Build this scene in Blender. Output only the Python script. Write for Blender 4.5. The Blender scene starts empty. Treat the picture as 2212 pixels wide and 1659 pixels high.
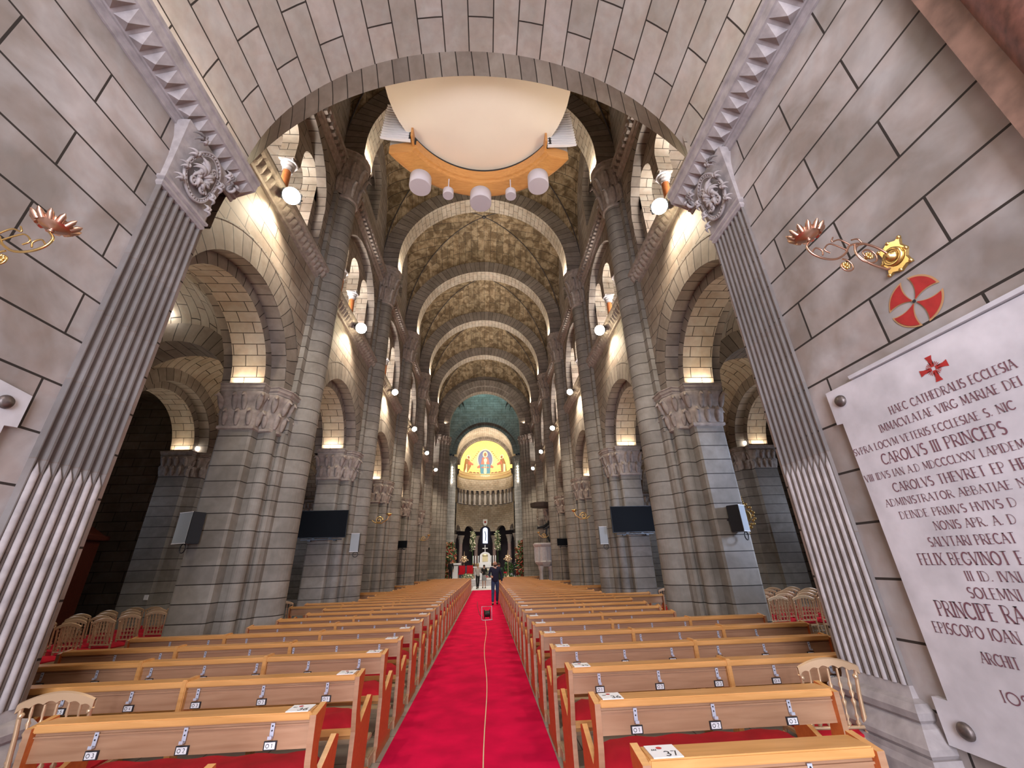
import bpy, math, random
from math import sin, cos, pi, sqrt, radians, atan2, hypot
from mathutils import Vector, Matrix
random.seed(7)
SC = bpy.context.scene
COL = SC.collection

# ------------------------------------------------------------------ camera
def make_camera():
    f = 874.0
    Y = Vector((-56, -391.5, -f)).normalized()
    Z = Vector((-57, 1957, -f)); Z = (Z - Y * Z.dot(Y)).normalized()
    X = Y.cross(Z)
    R = Matrix((X, Y, Z))          # rows = world axes in camera space -> camera-to-world
    cd = bpy.data.cameras.new('camera'); co = bpy.data.objects.new('camera', cd); COL.objects.link(co)
    co.matrix_world = Matrix.Translation((0, 0, 1.6)) @ R.to_4x4()
    cd.sensor_fit = 'HORIZONTAL'; cd.sensor_width = 36.0; cd.lens = 36.0 * f / 2212.0
    cd.clip_start = 0.05; cd.clip_end = 300
    SC.camera = co
make_camera()
SC.view_settings.view_transform = 'Standard'; SC.view_settings.look = 'None'
SC.view_settings.gamma = 1.0; SC.view_settings.use_curve_mapping = False
SC.view_settings.exposure = 0.0
SC.cycles.max_bounces = 5; SC.cycles.diffuse_bounces = 3; SC.cycles.glossy_bounces = 2
SC.cycles.transmission_bounces = 2; SC.cycles.sample_clamp_indirect = 4.0
SC.cycles.caustics_reflective = False; SC.cycles.caustics_refractive = False
SC.cycles.use_denoising = True; SC.cycles.use_light_tree = True
W = bpy.data.worlds.new('world'); SC.world = W; W.use_nodes = True
W.node_tree.nodes['Background'].inputs[0].default_value = (0.55, 0.6, 0.75, 1)
W.node_tree.nodes['Background'].inputs[1].default_value = 0.02

XA = -0.1                 # axis of the nave
HW = 4.05                 # half width to the wall plane
BAY = 4.95; P1 = 8.71
PY = [P1 + BAY * k for k in range(6)]        # pier rows, last one carries the crossing arch

# ------------------------------------------------------------------ lights
def aim(o, d):
    z = -Vector(d).normalized(); y = Vector((0, 1, 0)) if abs(z.y) < .9 else Vector((0, 0, 1))
    x = y.cross(z).normalized(); y = z.cross(x)
    o.rotation_euler = Matrix((x, y, z)).transposed().to_euler()
def area(loc, d, sx, sy, e, col, spread=180):
    l = bpy.data.lights.new('area_light', 'AREA'); l.shape = 'RECTANGLE'; l.size = sx; l.size_y = sy
    l.energy = e; l.color = col; l.spread = radians(spread)
    o = bpy.data.objects.new('area_light', l); COL.objects.link(o); o.location = loc; aim(o, d); return o
def spot(loc, d, e, col, ang=90, blend=.5, r=.08):
    l = bpy.data.lights.new('spot_light', 'SPOT'); l.energy = e; l.color = col; l.spot_size = radians(ang)
    l.spot_blend = blend; l.shadow_soft_size = r
    o = bpy.data.objects.new('spot_light', l); COL.objects.link(o); o.location = loc; aim(o, d); return o
def point(loc, e, col, r=.1):
    l = bpy.data.lights.new('point_light', 'POINT'); l.energy = e; l.color = col; l.shadow_soft_size = r
    o = bpy.data.objects.new('point_light', l); COL.objects.link(o); o.location = loc; return o
WARM = (1.0, .86, .67); WARM2 = (1.0, .80, .56); COOL = (.84, .86, 1.0); NEUT = (1.0, .93, .86)
# daylight through the entrance door behind the camera
area((-.1, -4.2, 2.5), (0, 1, .12), 2.6, 4.4, 900, COOL)
area((-.2, -2.0, 7.4), (0, .55, -.6), 3.0, 2.0, 210, NEUT)  # added warm fill from above, apart from the door daylight
# LED coves on top of the two passage cornices
for x, dx in ((-3.03, -.1), (2.74, .3)):
    area((x, 1.3, 6.27), (dx, 0, 1), .04 if x < 0 else .12, 4.6, 14, WARM)
def FLY(k): return 5.97 if k == 0 else P1 - BAY / 2 + BAY * k - .45
# general warm downlight of the nave (chandelier spots on the gallery, both sides)
for k in range(6):
    yc = P1 - BAY / 2 + BAY * k
    for s in (-1, 1):
        X = lambda d: XA + s * (HW + d)
        # gallery floodlight: washes the wall under it and the pews across
        spot((X(-.42), FLY(k), 8.12), (s * .28, .05, -1), 520, WARM, 130, .7)
        spot((X(-.45), FLY(k), 8.10), (-s * .8, .1, -1), 420, WARM, 110, .8)
        # light hidden on the gallery floor
        area((X(1.0), yc, 8.7), (0, 0, 1), .5, 2.6, 260, NEUT)
        # uplights on the arcade capitals
        for q in (-1, 1):
            area((X(.62), yc + q * 1.36, 5.04), (0, -q * .12, 1), .5, .08, 9, WARM2)
        if k < 3:
            for q in (-1, 1): area((X(5.08), yc + q * 1.32, 5.03), (0, -q * .12, 1), .5, .08, 6, WARM2)
        # aisle lamps
        area((X(2.9), yc, 5.3), (0, 0, 1), .8, .8, 16, WARM2)
        spot((X(1.9), yc + .9, 5.6), (s * .6, -.2, -1), 60 if s < 0 else 130, COOL, 110, .8)
        # lamp in the high window recess
        if k: area((X(.42), yc - .62, 14.2), (0, .3, 1), .25, .12, 14, WARM)
        # daylight from the chapel windows
        area((X(6.8), yc, 3.2), (-s, -.25, -.1), 1.4, 2.2, 14 if s < 0 else 46, (.66, .76, 1.0))
for k, y in enumerate(PY):
    for s in (-1, 1):
        # uplight on the big capital, grazing the transverse arch
        area((XA + s * 3.36, y, 12.76), (-s * .10, 0, 1), .10, .6, 46 if k < 5 else 16, WARM)
    # vault wash
for k in range(6):
    yc = P1 - BAY / 2 + BAY * k
    for s in (-1, 1):
        if k: spot((XA + s * (HW - .5), yc - .45, 8.6), (-s * 3.2, 1.5, 9.8), 470, WARM, 44, 1.0, .2)
    point((XA, yc - 1.0, 12.0), 5 if k == 0 else 10, WARM, .4)
# lamps under the organ sail
for s in (-1, 1): spot((XA + s * 2.9, 3.9, 7.2), (-s * 2.2, 1.4, 2.3), 210, (1, .88, .72), 75, 1.0, .5)
spot((7.0, 6.6, 5.2), (-.05, .45, -1), 800, (.9, .92, 1.0), 80, .8, .3)  # added spot that brightens the chairs in the right aisle
spot((-7.2, 6.2, 5.2), (.0, .55, -1), 330, WARM, 80, .8, .3)  # added spot that brightens the chairs in the left aisle
# cool daylight entering the aisles by the side doors
spot((7.8, 5.0, 3.0), (-.62, .75, -.06), 900, (.58, .70, 1.0), 60, .7, .4)
spot((-8.0, 5.0, 3.0), (.35, .85, -.04), 260, (.62, .72, 1.0), 60, .7, .4)
# crossing lantern, teal daylight, and the warm chancel and apse
area((XA, 37.5, 20.5), (0, .15, -1), 5, 5, 300, (.42, .84, .90))
point((XA, 38.2, 19.2), 150, (.42, .85, .9), .5)
area((XA, 43.6, 12.6), (0, .1, 1), 4, 1, 300, WARM)
area((XA, 46.3, 11.6), (0, .85, .55), 4.2, .3, 290, WARM)
area((XA, 39.0, 11.5), (0, .25, -1), 4, 2, 420, NEUT, 110)
point((XA, 46.9, 9.2), 40, WARM, .3); point((XA, 46.0, 5.0), 30, WARM2, .3)
point((XA - 1.6, 48.0, 5.6), 10, WARM2, .1); point((XA + 1.6, 48.0, 5.6), 10, WARM2, .1)
for s in (-1, 1):
    spot((XA + s * 2.6, 33.0, 9.5), (-s * .4, 1.0, -.9), 650, WARM, 60, .8)

# ------------------------------------------------------------------ materials
def _nt(name):
    m = bpy.data.materials.new(name); m.use_nodes = True
    return m, m.node_tree, m.node_tree.nodes['Principled BSDF']
def plain(name, col, rough=.6, metal=0.0, spec=.5, emit=None, es=0.0, noise=0.0, nscale=6.0, bump=0.0):
    m, nt, b = _nt(name)
    b.inputs['Base Color'].default_value = (*col, 1); b.inputs['Roughness'].default_value = rough
    b.inputs['Metallic'].default_value = metal; b.inputs['Specular IOR Level'].default_value = spec
    if emit:
        b.inputs['Emission Color'].default_value = (*emit, 1); b.inputs['Emission Strength'].default_value = es
    if noise or bump:
        tc = nt.nodes.new('ShaderNodeTexCoord'); n = nt.nodes.new('ShaderNodeTexNoise')
        n.inputs['Scale'].default_value = nscale; n.inputs['Detail'].default_value = 4
        nt.links.new(tc.outputs['Object'], n.inputs['Vector'])
        if noise:
            r = nt.nodes.new('ShaderNodeValToRGB')
            r.color_ramp.elements[0].position = .3; r.color_ramp.elements[1].position = .7
            r.color_ramp.elements[0].color = (*[c * (1 - noise) for c in col], 1)
            r.color_ramp.elements[1].color = (*[min(1, c * (1 + noise)) for c in col], 1)
            nt.links.new(n.outputs['Fac'], r.inputs['Fac']); nt.links.new(r.outputs['Color'], b.inputs['Base Color'])
        if bump:
            bp = nt.nodes.new('ShaderNodeBump'); bp.inputs['Strength'].default_value = bump; bp.inputs['Distance'].default_value = .01
            nt.links.new(n.outputs['Fac'], bp.inputs['Height']); nt.links.new(bp.outputs['Normal'], b.inputs['Normal'])
    return m
def stone(name, c1, c2, tint1, tint2, bw, bh, ms, joint=(.03, .022, .018), rough=.75, patch=.35, pscale=1.3, fine=.16,
          voff=0.0, contrast=(.38, .62), bump=.35):
    """coursed ashlar: joints from the brick texture on metre UVs, blotches in object space"""
    m, nt, b = _nt(name); N = nt.nodes; L = nt.links
    uv = N.new('ShaderNodeUVMap'); mp = N.new('ShaderNodeMapping'); mp.inputs['Location'].default_value = (0, voff, 0)
    L.new(uv.outputs['UV'], mp.inputs['Vector'])
    br = N.new('ShaderNodeTexBrick'); br.inputs['Scale'].default_value = 1; br.inputs['Brick Width'].default_value = bw
    br.inputs['Row Height'].default_value = bh; br.inputs['Mortar Size'].default_value = ms; br.inputs['Mortar Smooth'].default_value = .1
    br.inputs['Color1'].default_value = (*c1, 1); br.inputs['Color2'].default_value = (*c2, 1); br.inputs['Mortar'].default_value = (*joint, 1)
    br.offset = .5; br.offset_frequency = 2
    L.new(mp.outputs['Vector'], br.inputs['Vector'])
    tc = N.new('ShaderNodeTexCoord')
    def noise(scale, det, dist=0.0):
        n = N.new('ShaderNodeTexNoise'); n.inputs['Scale'].default_value = scale; n.inputs['Detail'].default_value = det
        n.inputs['Distortion'].default_value = dist; L.new(tc.outputs['Object'], n.inputs['Vector']); return n
    n1 = noise(pscale, 5, .6); n2 = noise(pscale * 7, 6, .2); n3 = noise(pscale * 2.3 + 1, 3, 1.0)
    def ramp(src, a, c0, b_, c1_):
        r = N.new('ShaderNodeValToRGB'); e = r.color_ramp.elements
        e[0].position = a; e[1].position = b_; e[0].color = (*c0, 1); e[1].color = (*c1_, 1)
        L.new(src.outputs['Fac'], r.inputs['Fac']); return r
    def mix(kind, fac, a, bb):
        x = N.new('ShaderNodeMix'); x.data_type = 'RGBA'; x.blend_type = kind; x.inputs['Factor'].default_value = fac
        L.new(a, x.inputs['A']); L.new(bb, x.inputs['B']); return x.outputs['Result']
    r1 = ramp(n1, contrast[0], tint1, contrast[1], (1, 1, 1)); r3 = ramp(n3, .35, tint2, .65, (1, 1, 1))
    r2 = ramp(n2, .25, (1 - fine,) * 3, .75, (1, 1, 1))
    o = mix('MULTIPLY', patch * 2 if patch < .5 else 1.0, br.outputs['Color'], r1.outputs['Color'])
    o = mix('MULTIPLY', .8, o, r3.outputs['Color']); o = mix('MULTIPLY', 1.0, o, r2.outputs['Color'])
    L.new(o, b.inputs['Base Color']); b.inputs['Roughness'].default_value = rough
    bp = N.new('ShaderNodeBump'); bp.inputs['Strength'].default_value = bump; bp.inputs['Distance'].default_value = .012
    inv = N.new('ShaderNodeMath'); inv.operation = 'MULTIPLY_ADD'; inv.inputs[1].default_value = -1.0
    L.new(br.outputs['Fac'], inv.inputs[0])
    sc = N.new('ShaderNodeMath'); sc.operation = 'MULTIPLY'; sc.inputs[1].default_value = .25; L.new(n2.outputs['Fac'], sc.inputs[0])
    L.new(sc.outputs[0], inv.inputs[2]); L.new(inv.outputs[0], bp.inputs['Height']); L.new(bp.outputs['Normal'], b.inputs['Normal'])
    return m
PK1, PK2 = (.485, .44, .43), (.385, .355, .345)  # same stone as the nave, cool daylight put into the colour
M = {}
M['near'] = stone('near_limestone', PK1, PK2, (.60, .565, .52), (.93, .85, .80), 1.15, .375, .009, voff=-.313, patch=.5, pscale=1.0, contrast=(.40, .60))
M['nearv'] = stone('near_vault_limestone', (.50, .45, .42), (.39, .355, .325), (.80, .78, .72), (.96, .88, .84), .95, .375, .0095)
NV1, NV2 = (.37, .32, .27), (.275, .235, .195)  # same stone as the passage, dimmer warm light put into the tone
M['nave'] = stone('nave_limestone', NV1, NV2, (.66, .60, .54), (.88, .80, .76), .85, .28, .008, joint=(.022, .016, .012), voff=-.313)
M['course'] = stone('coursed_pier_limestone', (.33, .305, .27), (.25, .23, .205), (.64, .62, .59), (.86, .84, .82), 60, .28, .008, joint=(.022, .016, .012), voff=-.313)
M['vous'] = stone('voussoir_limestone', (.33, .29, .25), (.22, .19, .165), (.7, .66, .62), (.85, .8, .78), 60, .26, .009, joint=(.022, .016, .012))
M['soff'] = stone('soffit_limestone', (.44, .395, .335), (.36, .32, .265), (.72, .68, .62), (.95, .85, .8), .46, .225, .008, joint=(.035, .025, .018))
M['web'] = stone('vault_web_limestone', (.42, .33, .215), (.29, .23, .145), (.42, .37, .29), (.62, .52, .40), .9, .34, .008, joint=(.03, .022, .014), patch=.5, pscale=2.6, contrast=(.42, .60))
M['carve'] = plain('carved_limestone', (.32, .27, .235), .8, noise=.25, nscale=9, bump=.4)
M['carven'] = plain('near_carved_limestone', (.34, .30, .295), .75, noise=.22, nscale=9, bump=.3)
M['cover'] = plain('weathered_stone', (.30, .27, .24), .8, noise=.3, nscale=3, bump=.3)
M['floor'] = stone('floor_paving', (.42, .38, .32), (.36, .32, .27), (.8, .8, .8), (.9, .9, .9), .6, .6, .006, rough=.35)
M['redm'] = plain('red_granite', (.20, .085, .07), .3, noise=.45, nscale=18)
M['orange'] = plain('orange_marble', (.50, .17, .06), .3, noise=.3, nscale=7)
M['darkm'] = plain('dark_marble', (.05, .045, .05), .3)
M['marble'] = plain('pale_marble', (.56, .54, .56), .35, noise=.10, nscale=7)
M['carpet'] = plain('red_carpet', (.58, .002, .052), .95, spec=.1, noise=.2, nscale=2.6, bump=.3)
M['velvet'] = plain('red_velvet', (.42, .008, .02), .8, spec=.2, noise=.2, nscale=5)
M['gold'] = plain('gilt_brass', (.72, .50, .20), .28, 1.0)
M['gold2'] = plain('gilt_wood', (.72, .50, .31), .28, .6)
M['pinkbrass'] = plain('copper_brass', (.60, .36, .26), .35, 1.0)
M['steel'] = plain('steel', (.62, .66, .78), .3, .35)
M['black'] = plain('black_plastic', (.012, .012, .014), .35)
M['screen'] = plain('dark_screen', (.004, .005, .007), .5, spec=.1)
M['grey'] = plain('grey_grille', (.32, .35, .37), .6)
M['white'] = plain('white_paint', (.80, .79, .80), .5)
M['card'] = plain('white_card', (.82, .82, .84), .5)
M['ink'] = plain('black_ink', (.015, .015, .02), .6)
M['redink'] = plain('red_ink', (.50, .03, .03), .6)
M['letter'] = plain('engraved_letter', (.16, .065, .085), .7)
M['redpaint'] = plain('red_wall_paint', (.36, .02, .018), .7, noise=.15, nscale=20)
M['ochre'] = plain('ochre_wall_paint', (.44, .24, .11), .7)
M['bronze'] = plain('bronze', (.16, .13, .12), .45, .8, noise=.3, nscale=30)
M['sail'] = plain('organ_sail', (.90, .80, .66), .45, noise=.03, nscale=1.0)
M['lamp'] = plain('lamp_lens', (1, .9, .7), .4, emit=(1, .86, .58), es=90)
M['lamps'] = plain('small_lamp_lens', (1, .95, .9), .4, emit=(1, .92, .8), es=40)
M['mauve'] = plain('pod_fabric', (.55, .50, .54), .6)
M['blue'] = plain('teal_robe', (.06, .20, .30), .6); M['navy'] = plain('navy_cloth', (.006, .010, .035), .85)
M['jean'] = plain('denim', (.025, .05, .13), .85, noise=.3, nscale=12)
M['skin'] = plain('skin', (.50, .28, .20), .55); M['hairg'] = plain('grey_hair', (.42, .40, .38), .8)
M['hairb'] = plain('blond_hair', (.42, .30, .15), .8); M['haird'] = plain('dark_hair', (.03, .02, .015), .7)
M['lightc'] = plain('pale_jacket', (.46, .46, .44), .85); M['darkc'] = plain('black_cloth', (.01, .01, .012), .85)
M['leaf'] = plain('green_leaf', (.05, .12, .03), .6, noise=.4, nscale=20); M['rose'] = plain('red_leaf', (.36, .05, .03), .7, noise=.4, nscale=20)
M['cream'] = plain('cream_petal', (.75, .70, .52), .6)
M['mosaic'] = plain('gold_mosaic', (.80, .60, .20), .4, noise=.22, nscale=9)
M['mosb'] = plain('blue_mosaic', (.09, .11, .26), .5, noise=.2, nscale=20); M['mosr'] = plain('red_mosaic', (.40, .10, .07), .5, noise=.3, nscale=20)
M['mosw'] = plain('pale_mosaic', (.62, .55, .38), .5, noise=.3, nscale=20); M['mosbr'] = plain('brown_mosaic', (.22, .11, .05), .5, noise=.3, nscale=20)
M['glass'] = plain('stained_glass', (.4, .45, .7), .3, emit=(.72, .78, 1.0), es=1.6)
M['night'] = plain('dim_glass', (.03, .035, .05), .2)
M['cable'] = plain('pale_cable', (.85, .78, .48), .5)
def wood(name, a, bcol, rough=.35):
    m, nt, b = _nt(name); N = nt.nodes; L = nt.links
    tc = N.new('ShaderNodeTexCoord'); mp = N.new('ShaderNodeMapping'); mp.inputs['Scale'].default_value = (1.2, 14, 14)
    n = N.new('ShaderNodeTexNoise'); n.inputs['Scale'].default_value = 2.2; n.inputs['Detail'].default_value = 5; n.inputs['Distortion'].default_value = .5
    r = N.new('ShaderNodeValToRGB'); r.color_ramp.elements[0].position = .3; r.color_ramp.elements[1].position = .72
    r.color_ramp.elements[0].color = (*a, 1); r.color_ramp.elements[1].color = (*bcol, 1)
    L.new(tc.outputs['Object'], mp.inputs['Vector']); L.new(mp.outputs['Vector'], n.inputs['Vector'])
    L.new(n.outputs['Fac'], r.inputs['Fac']); L.new(r.outputs['Color'], b.inputs['Base Color'])
    b.inputs['Roughness'].default_value = rough; return m
M['wood'] = wood('varnished_oak', (.52, .25, .075), (.66, .34, .12), .28)
M['woodp'] = wood('daylit_oak_panel', (.34, .18, .10), (.44, .255, .15), .35)  # part of the paleness is cool daylight put into the oak colour
M['woodend'] = wood('orange_oak_end', (.46, .10, .022), (.56, .15, .035), .4)
M['woodo'] = wood('organ_oak', (.50, .22, .06), (.62, .30, .09), .4)
M['kneel'] = wood('pale_kneeler', (.40, .30, .18), (.52, .40, .26), .5)

# ------------------------------------------------------------------ mesh helper
class G:
    def __init__(s): s.v = []; s.f = []; s.uv = []; s.m = []; s.sm = []
    def add(s, pts, uvs=None, m=0, smooth=False):
        b = len(s.v); s.v += [tuple(p) for p in pts]; s._face([b + i for i in range(len(pts))], pts, uvs, m, smooth)
    def _face(s, idx, pts, uvs, m, smooth):
        if uvs is None:
            p0, p1, p2 = Vector(pts[0]), Vector(pts[1]), Vector(pts[2]); n = (p1 - p0).cross(p2 - p0)
            a = [abs(c) for c in n]; k = a.index(max(a))
            uvs = [(p[1], p[2]) if k == 0 else (p[0], p[2]) if k == 1 else (p[0], p[1]) for p in pts]
        s.f.append(idx); s.uv.append([tuple(u) for u in uvs]); s.m.append(m); s.sm.append(smooth)
    def grid(s, P, UV=None, m=0, smooth=True, closed=False):
        """P: rows of points; quads between rows"""
        b = len(s.v); nr = len(P); nc = len(P[0])
        for r in P: s.v += [tuple(p) for p in r]
        for i in range(nr - 1):
            for j in range(nc if closed else nc - 1):
                j2 = (j + 1) % nc
                ids = [b + i * nc + j, b + i * nc + j2, b + (i + 1) * nc + j2, b + (i + 1) * nc + j]
                pts = [P[i][j], P[i][j2], P[i + 1][j2], P[i + 1][j]]
                if UV:
                    w = len(UV[i]); q = j + 1 if w > nc else j2
                    u = [UV[i][j], UV[i][q], UV[i + 1][q], UV[i + 1][j]]
                else: u = None
                s._face(ids, pts, u, m, smooth)
    def box(s, x0, x1, y0, y1, z0, z1, m=0, T=None):
        c = [(x, y, z) for x in (x0, x1) for y in (y0, y1) for z in (z0, z1)]
        if T: c = [tuple(T(*p)) for p in c]
        for q in ((0, 1, 3, 2), (4, 6, 7, 5), (0, 4, 5, 1), (2, 3, 7, 6), (0, 2, 6, 4), (1, 5, 7, 3)):
            s.add([c[i] for i in q], None, m)
    def rbox(s, x0, x1, y0, y1, z0, z1, r=.01, m=0):
        """box with chamfered edges"""
        for (a0, a1, b0, b1, c0, c1) in ((x0, x1, y0 + r, y1 - r, z0 + r, z1 - r), (x0 + r, x1 - r, y0, y1, z0 + r, z1 - r), (x0 + r, x1 - r, y0 + r, y1 - r, z0, z1)):
            s.box(a0, a1, b0, b1, c0, c1, m)
    def prism(s, poly, f0, f1, m=0, cap=True, smooth=False):
        """poly: 2-D points; f0,f1 map a 2-D point to 3-D on either end"""
        A = [f0(*p) for p in poly]; B = [f1(*p) for p in poly]; n = len(poly)
        for i in range(n):
            j = (i + 1) % n; s.add([A[i], A[j], B[j], B[i]], None, m, smooth)
        if cap: s.add(A, None, m); s.add(list(reversed(B)), None, m)
    def lathe(s, prof, c=(0, 0, 0), n=20, m=0, T=None, sx=1, sy=1, smooth=True):
        P = []
        for r, z in prof:
            row = [(c[0] + sx * r * cos(2 * pi * i / n), c[1] + sy * r * sin(2 * pi * i / n), c[2] + z) for i in range(n)]
            P.append([tuple(T(*p)) for p in row] if T else row)
        UV = [[(2 * pi * max(r, .05) * i / n, c[2] + z) for i in range(n + 1)] for r, z in prof]
        s.grid(P, UV, m, smooth, True)
    def tube(s, pts, r, n=8, m=0, close=False):
        pts = [Vector(p) for p in pts]; N = len(pts); rs = r if hasattr(r, '__len__') else [r] * N
        P = []; up = None
        for i, p in enumerate(pts):
            t = (pts[min(i + 1, N - 1)] - pts[max(i - 1, 0)])
            t = t.normalized() if t.length > 1e-9 else Vector((0, 0, 1))
            if up is None:
                up = Vector((0, 0, 1)) if abs(t.z) < .9 else Vector((1, 0, 0))
            a = t.cross(up); a = a.normalized() if a.length > 1e-6 else t.orthogonal().normalized()
            b = a.cross(t).normalized(); up = b
            P.append([tuple(p + (a * cos(2 * pi * k / n) + b * sin(2 * pi * k / n)) * rs[i]) for k in range(n)])
        s.grid(P, None, m, True, True)
        s.add(P[0], None, m); s.add(list(reversed(P[-1])), None, m)
    def ball(s, c, r, m=0, n=10, sc=(1, 1, 1)):
        P = [[(c[0] + sc[0] * r * sin(pi * i / n) * cos(2 * pi * j / (2 * n)), c[1] + sc[1] * r * sin(pi * i / n) * sin(2 * pi * j / (2 * n)), c[2] + sc[2] * r * cos(pi * i / n)) for j in range(2 * n)] for i in range(n + 1)]
        s.grid(P, None, m, True, True)
    def build(s, name, mats, parent=None, loc=None, rot=None):
        me = bpy.data.meshes.new(name); me.from_pydata(s.v, [], s.f)
        mats = mats if isinstance(mats, (list, tuple)) else [mats]
        for mm in mats: me.materials.append(M[mm] if isinstance(mm, str) else mm)
        ul = me.uv_layers.new(name='UVMap')
        flat = [c for f in s.uv for u in f for c in u]; ul.data.foreach_set('uv', flat)
        me.polygons.foreach_set('material_index', s.m); me.polygons.foreach_set('use_smooth', s.sm); me.update()
        o = bpy.data.objects.new(name, me); COL.objects.link(o)
        if parent: o.parent = parent
        if loc: o.location = loc
        if rot: o.rotation_euler = rot
        return o
def tag(o, label=None, cat=None, group=None, kind=None):
    if label: o['label'] = label
    if cat: o['category'] = cat
    if group: o['group'] = group
    if kind: o['kind'] = kind
    return o
def struct(o, label=None):
    o['kind'] = 'structure'
    if label: o['label'] = label; o['category'] = 'architecture'
    return o
def empty(name, loc=(0, 0, 0), rz=0, label=None, cat=None, group=None):
    o = bpy.data.objects.new(name, None); COL.objects.link(o); o.location = loc; o.rotation_euler = (0, 0, rz)
    o.empty_display_size = .1
    return tag(o, label, cat, group)
KIDS = {}
def kids(o):
    return [c for c in COL.objects if c.parent == o]
def copy_tree(o, parent=None, children=None):
    c = o.copy(); COL.objects.link(c)
    if parent: c.parent = parent
    ch = children if children is not None else [x for x in o.children]
    for k in ch: copy_tree(k, c)
    return c

# ------------------------------------------------------------------ architecture pieces (F maps along, depth, z -> xyz)
def FS(s):   return lambda a, d, z: (XA + s * (HW + d), a, z)
def FY(y):   return lambda a, d, z: (a, y + d, z)
def rect(g, F, a0, a1, z0, z1, d, m=0):
    g.add([F(a0, d, z0), F(a1, d, z0), F(a1, d, z1), F(a0, d, z1)], [(a0, z0), (a1, z0), (a1, z1), (a0, z1)], m)
def wall_arch(g, F, d, a0, a1, zb, zt, ac, zc, R, m=0, n=24):
    """wall a0..a1 x zb..zt at depth d pierced by an arch of radius R centred (ac,zc), open down to zb"""
    rect(g, F, a0, ac - R, zb, zt, d, m); rect(g, F, ac + R, a1, zb, zt, d, m)
    for i in range(n):
        t0 = pi - pi * i / n; t1 = pi - pi * (i + 1) / n
        p0 = (ac + R * cos(t0), zc + R * sin(t0)); p1 = (ac + R * cos(t1), zc + R * sin(t1))
        q = [p0, p1, (p1[0], zt), (p0[0], zt)]
        g.add([F(x, d, z) for x, z in q], q, m)
def ring(g, F, d, ac, zc, R0, R1, m=0, n=28, a0=0.0, a1=pi):
    for i in range(n):
        t0 = a1 + (a0 - a1) * i / n; t1 = a1 + (a0 - a1) * (i + 1) / n; Rm = (R0 + R1) / 2
        q = [(R0, t0), (R0, t1), (R1, t1), (R1, t0)]
        g.add([F(ac + r * cos(t), d, zc + r * sin(t)) for r, t in q], [(r * .4, t * Rm) for r, t in q], m)
def soffit(g, F, d0, d1, ac, zc, R, m=0, n=28, zb=None, a0=0.0, a1=pi):
    P = []; UV = []
    ts = [a1 + (a0 - a1) * i / n for i in range(n + 1)]
    pts = [(ac + R * cos(t), zc + R * sin(t), t * R) for t in ts]
    if zb is not None: pts = [(ac - R, zb, pi * R + zc - zb)] + pts + [(ac + R, zb, -(zc - zb))]
    for dd in (d0, d1):
        P.append([F(a, dd, z) for a, z, l in pts]); UV.append([(dd, l) for a, z, l in pts])
    g.grid(P, UV, m, True)
def loop_uv(pts):
    L = [0.0]
    for i in range(len(pts)):
        a, b = pts[i], pts[(i + 1) % len(pts)]; L.append(L[-1] + hypot(a[0] - b[0], a[1] - b[1]))
    return L
def normals2(pts):
    n = len(pts); A = sum(pts[i][0] * pts[(i + 1) % n][1] - pts[(i + 1) % n][0] * pts[i][1] for i in range(n))
    sg = 1 if A > 0 else -1; out = []
    for i in range(n):
        a, b, c = pts[i - 1], pts[i], pts[(i + 1) % n]
        e1 = (b[0] - a[0], b[1] - a[1]); e2 = (c[0] - b[0], c[1] - b[1])
        l1 = hypot(*e1) or 1; l2 = hypot(*e2) or 1
        nx = (e1[1] / l1 + e2[1] / l2) * sg; ny = -(e1[0] / l1 + e2[0] / l2) * sg; l = hypot(nx, ny) or 1
        out.append((nx / l, ny / l))
    return out
def resample(pts, step):
    out = []; n = len(pts)
    for i in range(n):
        a, b = pts[i], pts[(i + 1) % n]; k = max(1, int(round(hypot(a[0] - b[0], a[1] - b[1]) / step)))
        for j in range(k): out.append((a[0] + (b[0] - a[0]) * j / k, a[1] + (b[1] - a[1]) * j / k))
    return out
def shaftx(g, loop, z0, z1, m=0, smooth=False):
    L = loop_uv(loop); q = loop
    g.grid([[(x, y, z0) for x, y in q], [(x, y, z1) for x, y in q]], [[(l, z0) for l in L], [(l, z1) for l in L]], m, smooth, True)
def mould(g, loop, prof, m=0, cap=True):
    """prof: list (offset, z)"""
    nn = normals2(loop); L = loop_uv(loop)
    P = [[(x + nx * o, y + ny * o, z) for (x, y), (nx, ny) in zip(loop, nn)] for o, z in prof]
    g.grid(P, [[(l, z) for l in L] for o, z in prof], m, False, True)
    if cap: g.add(P[-1], None, m); g.add(P[0], None, m)
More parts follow.
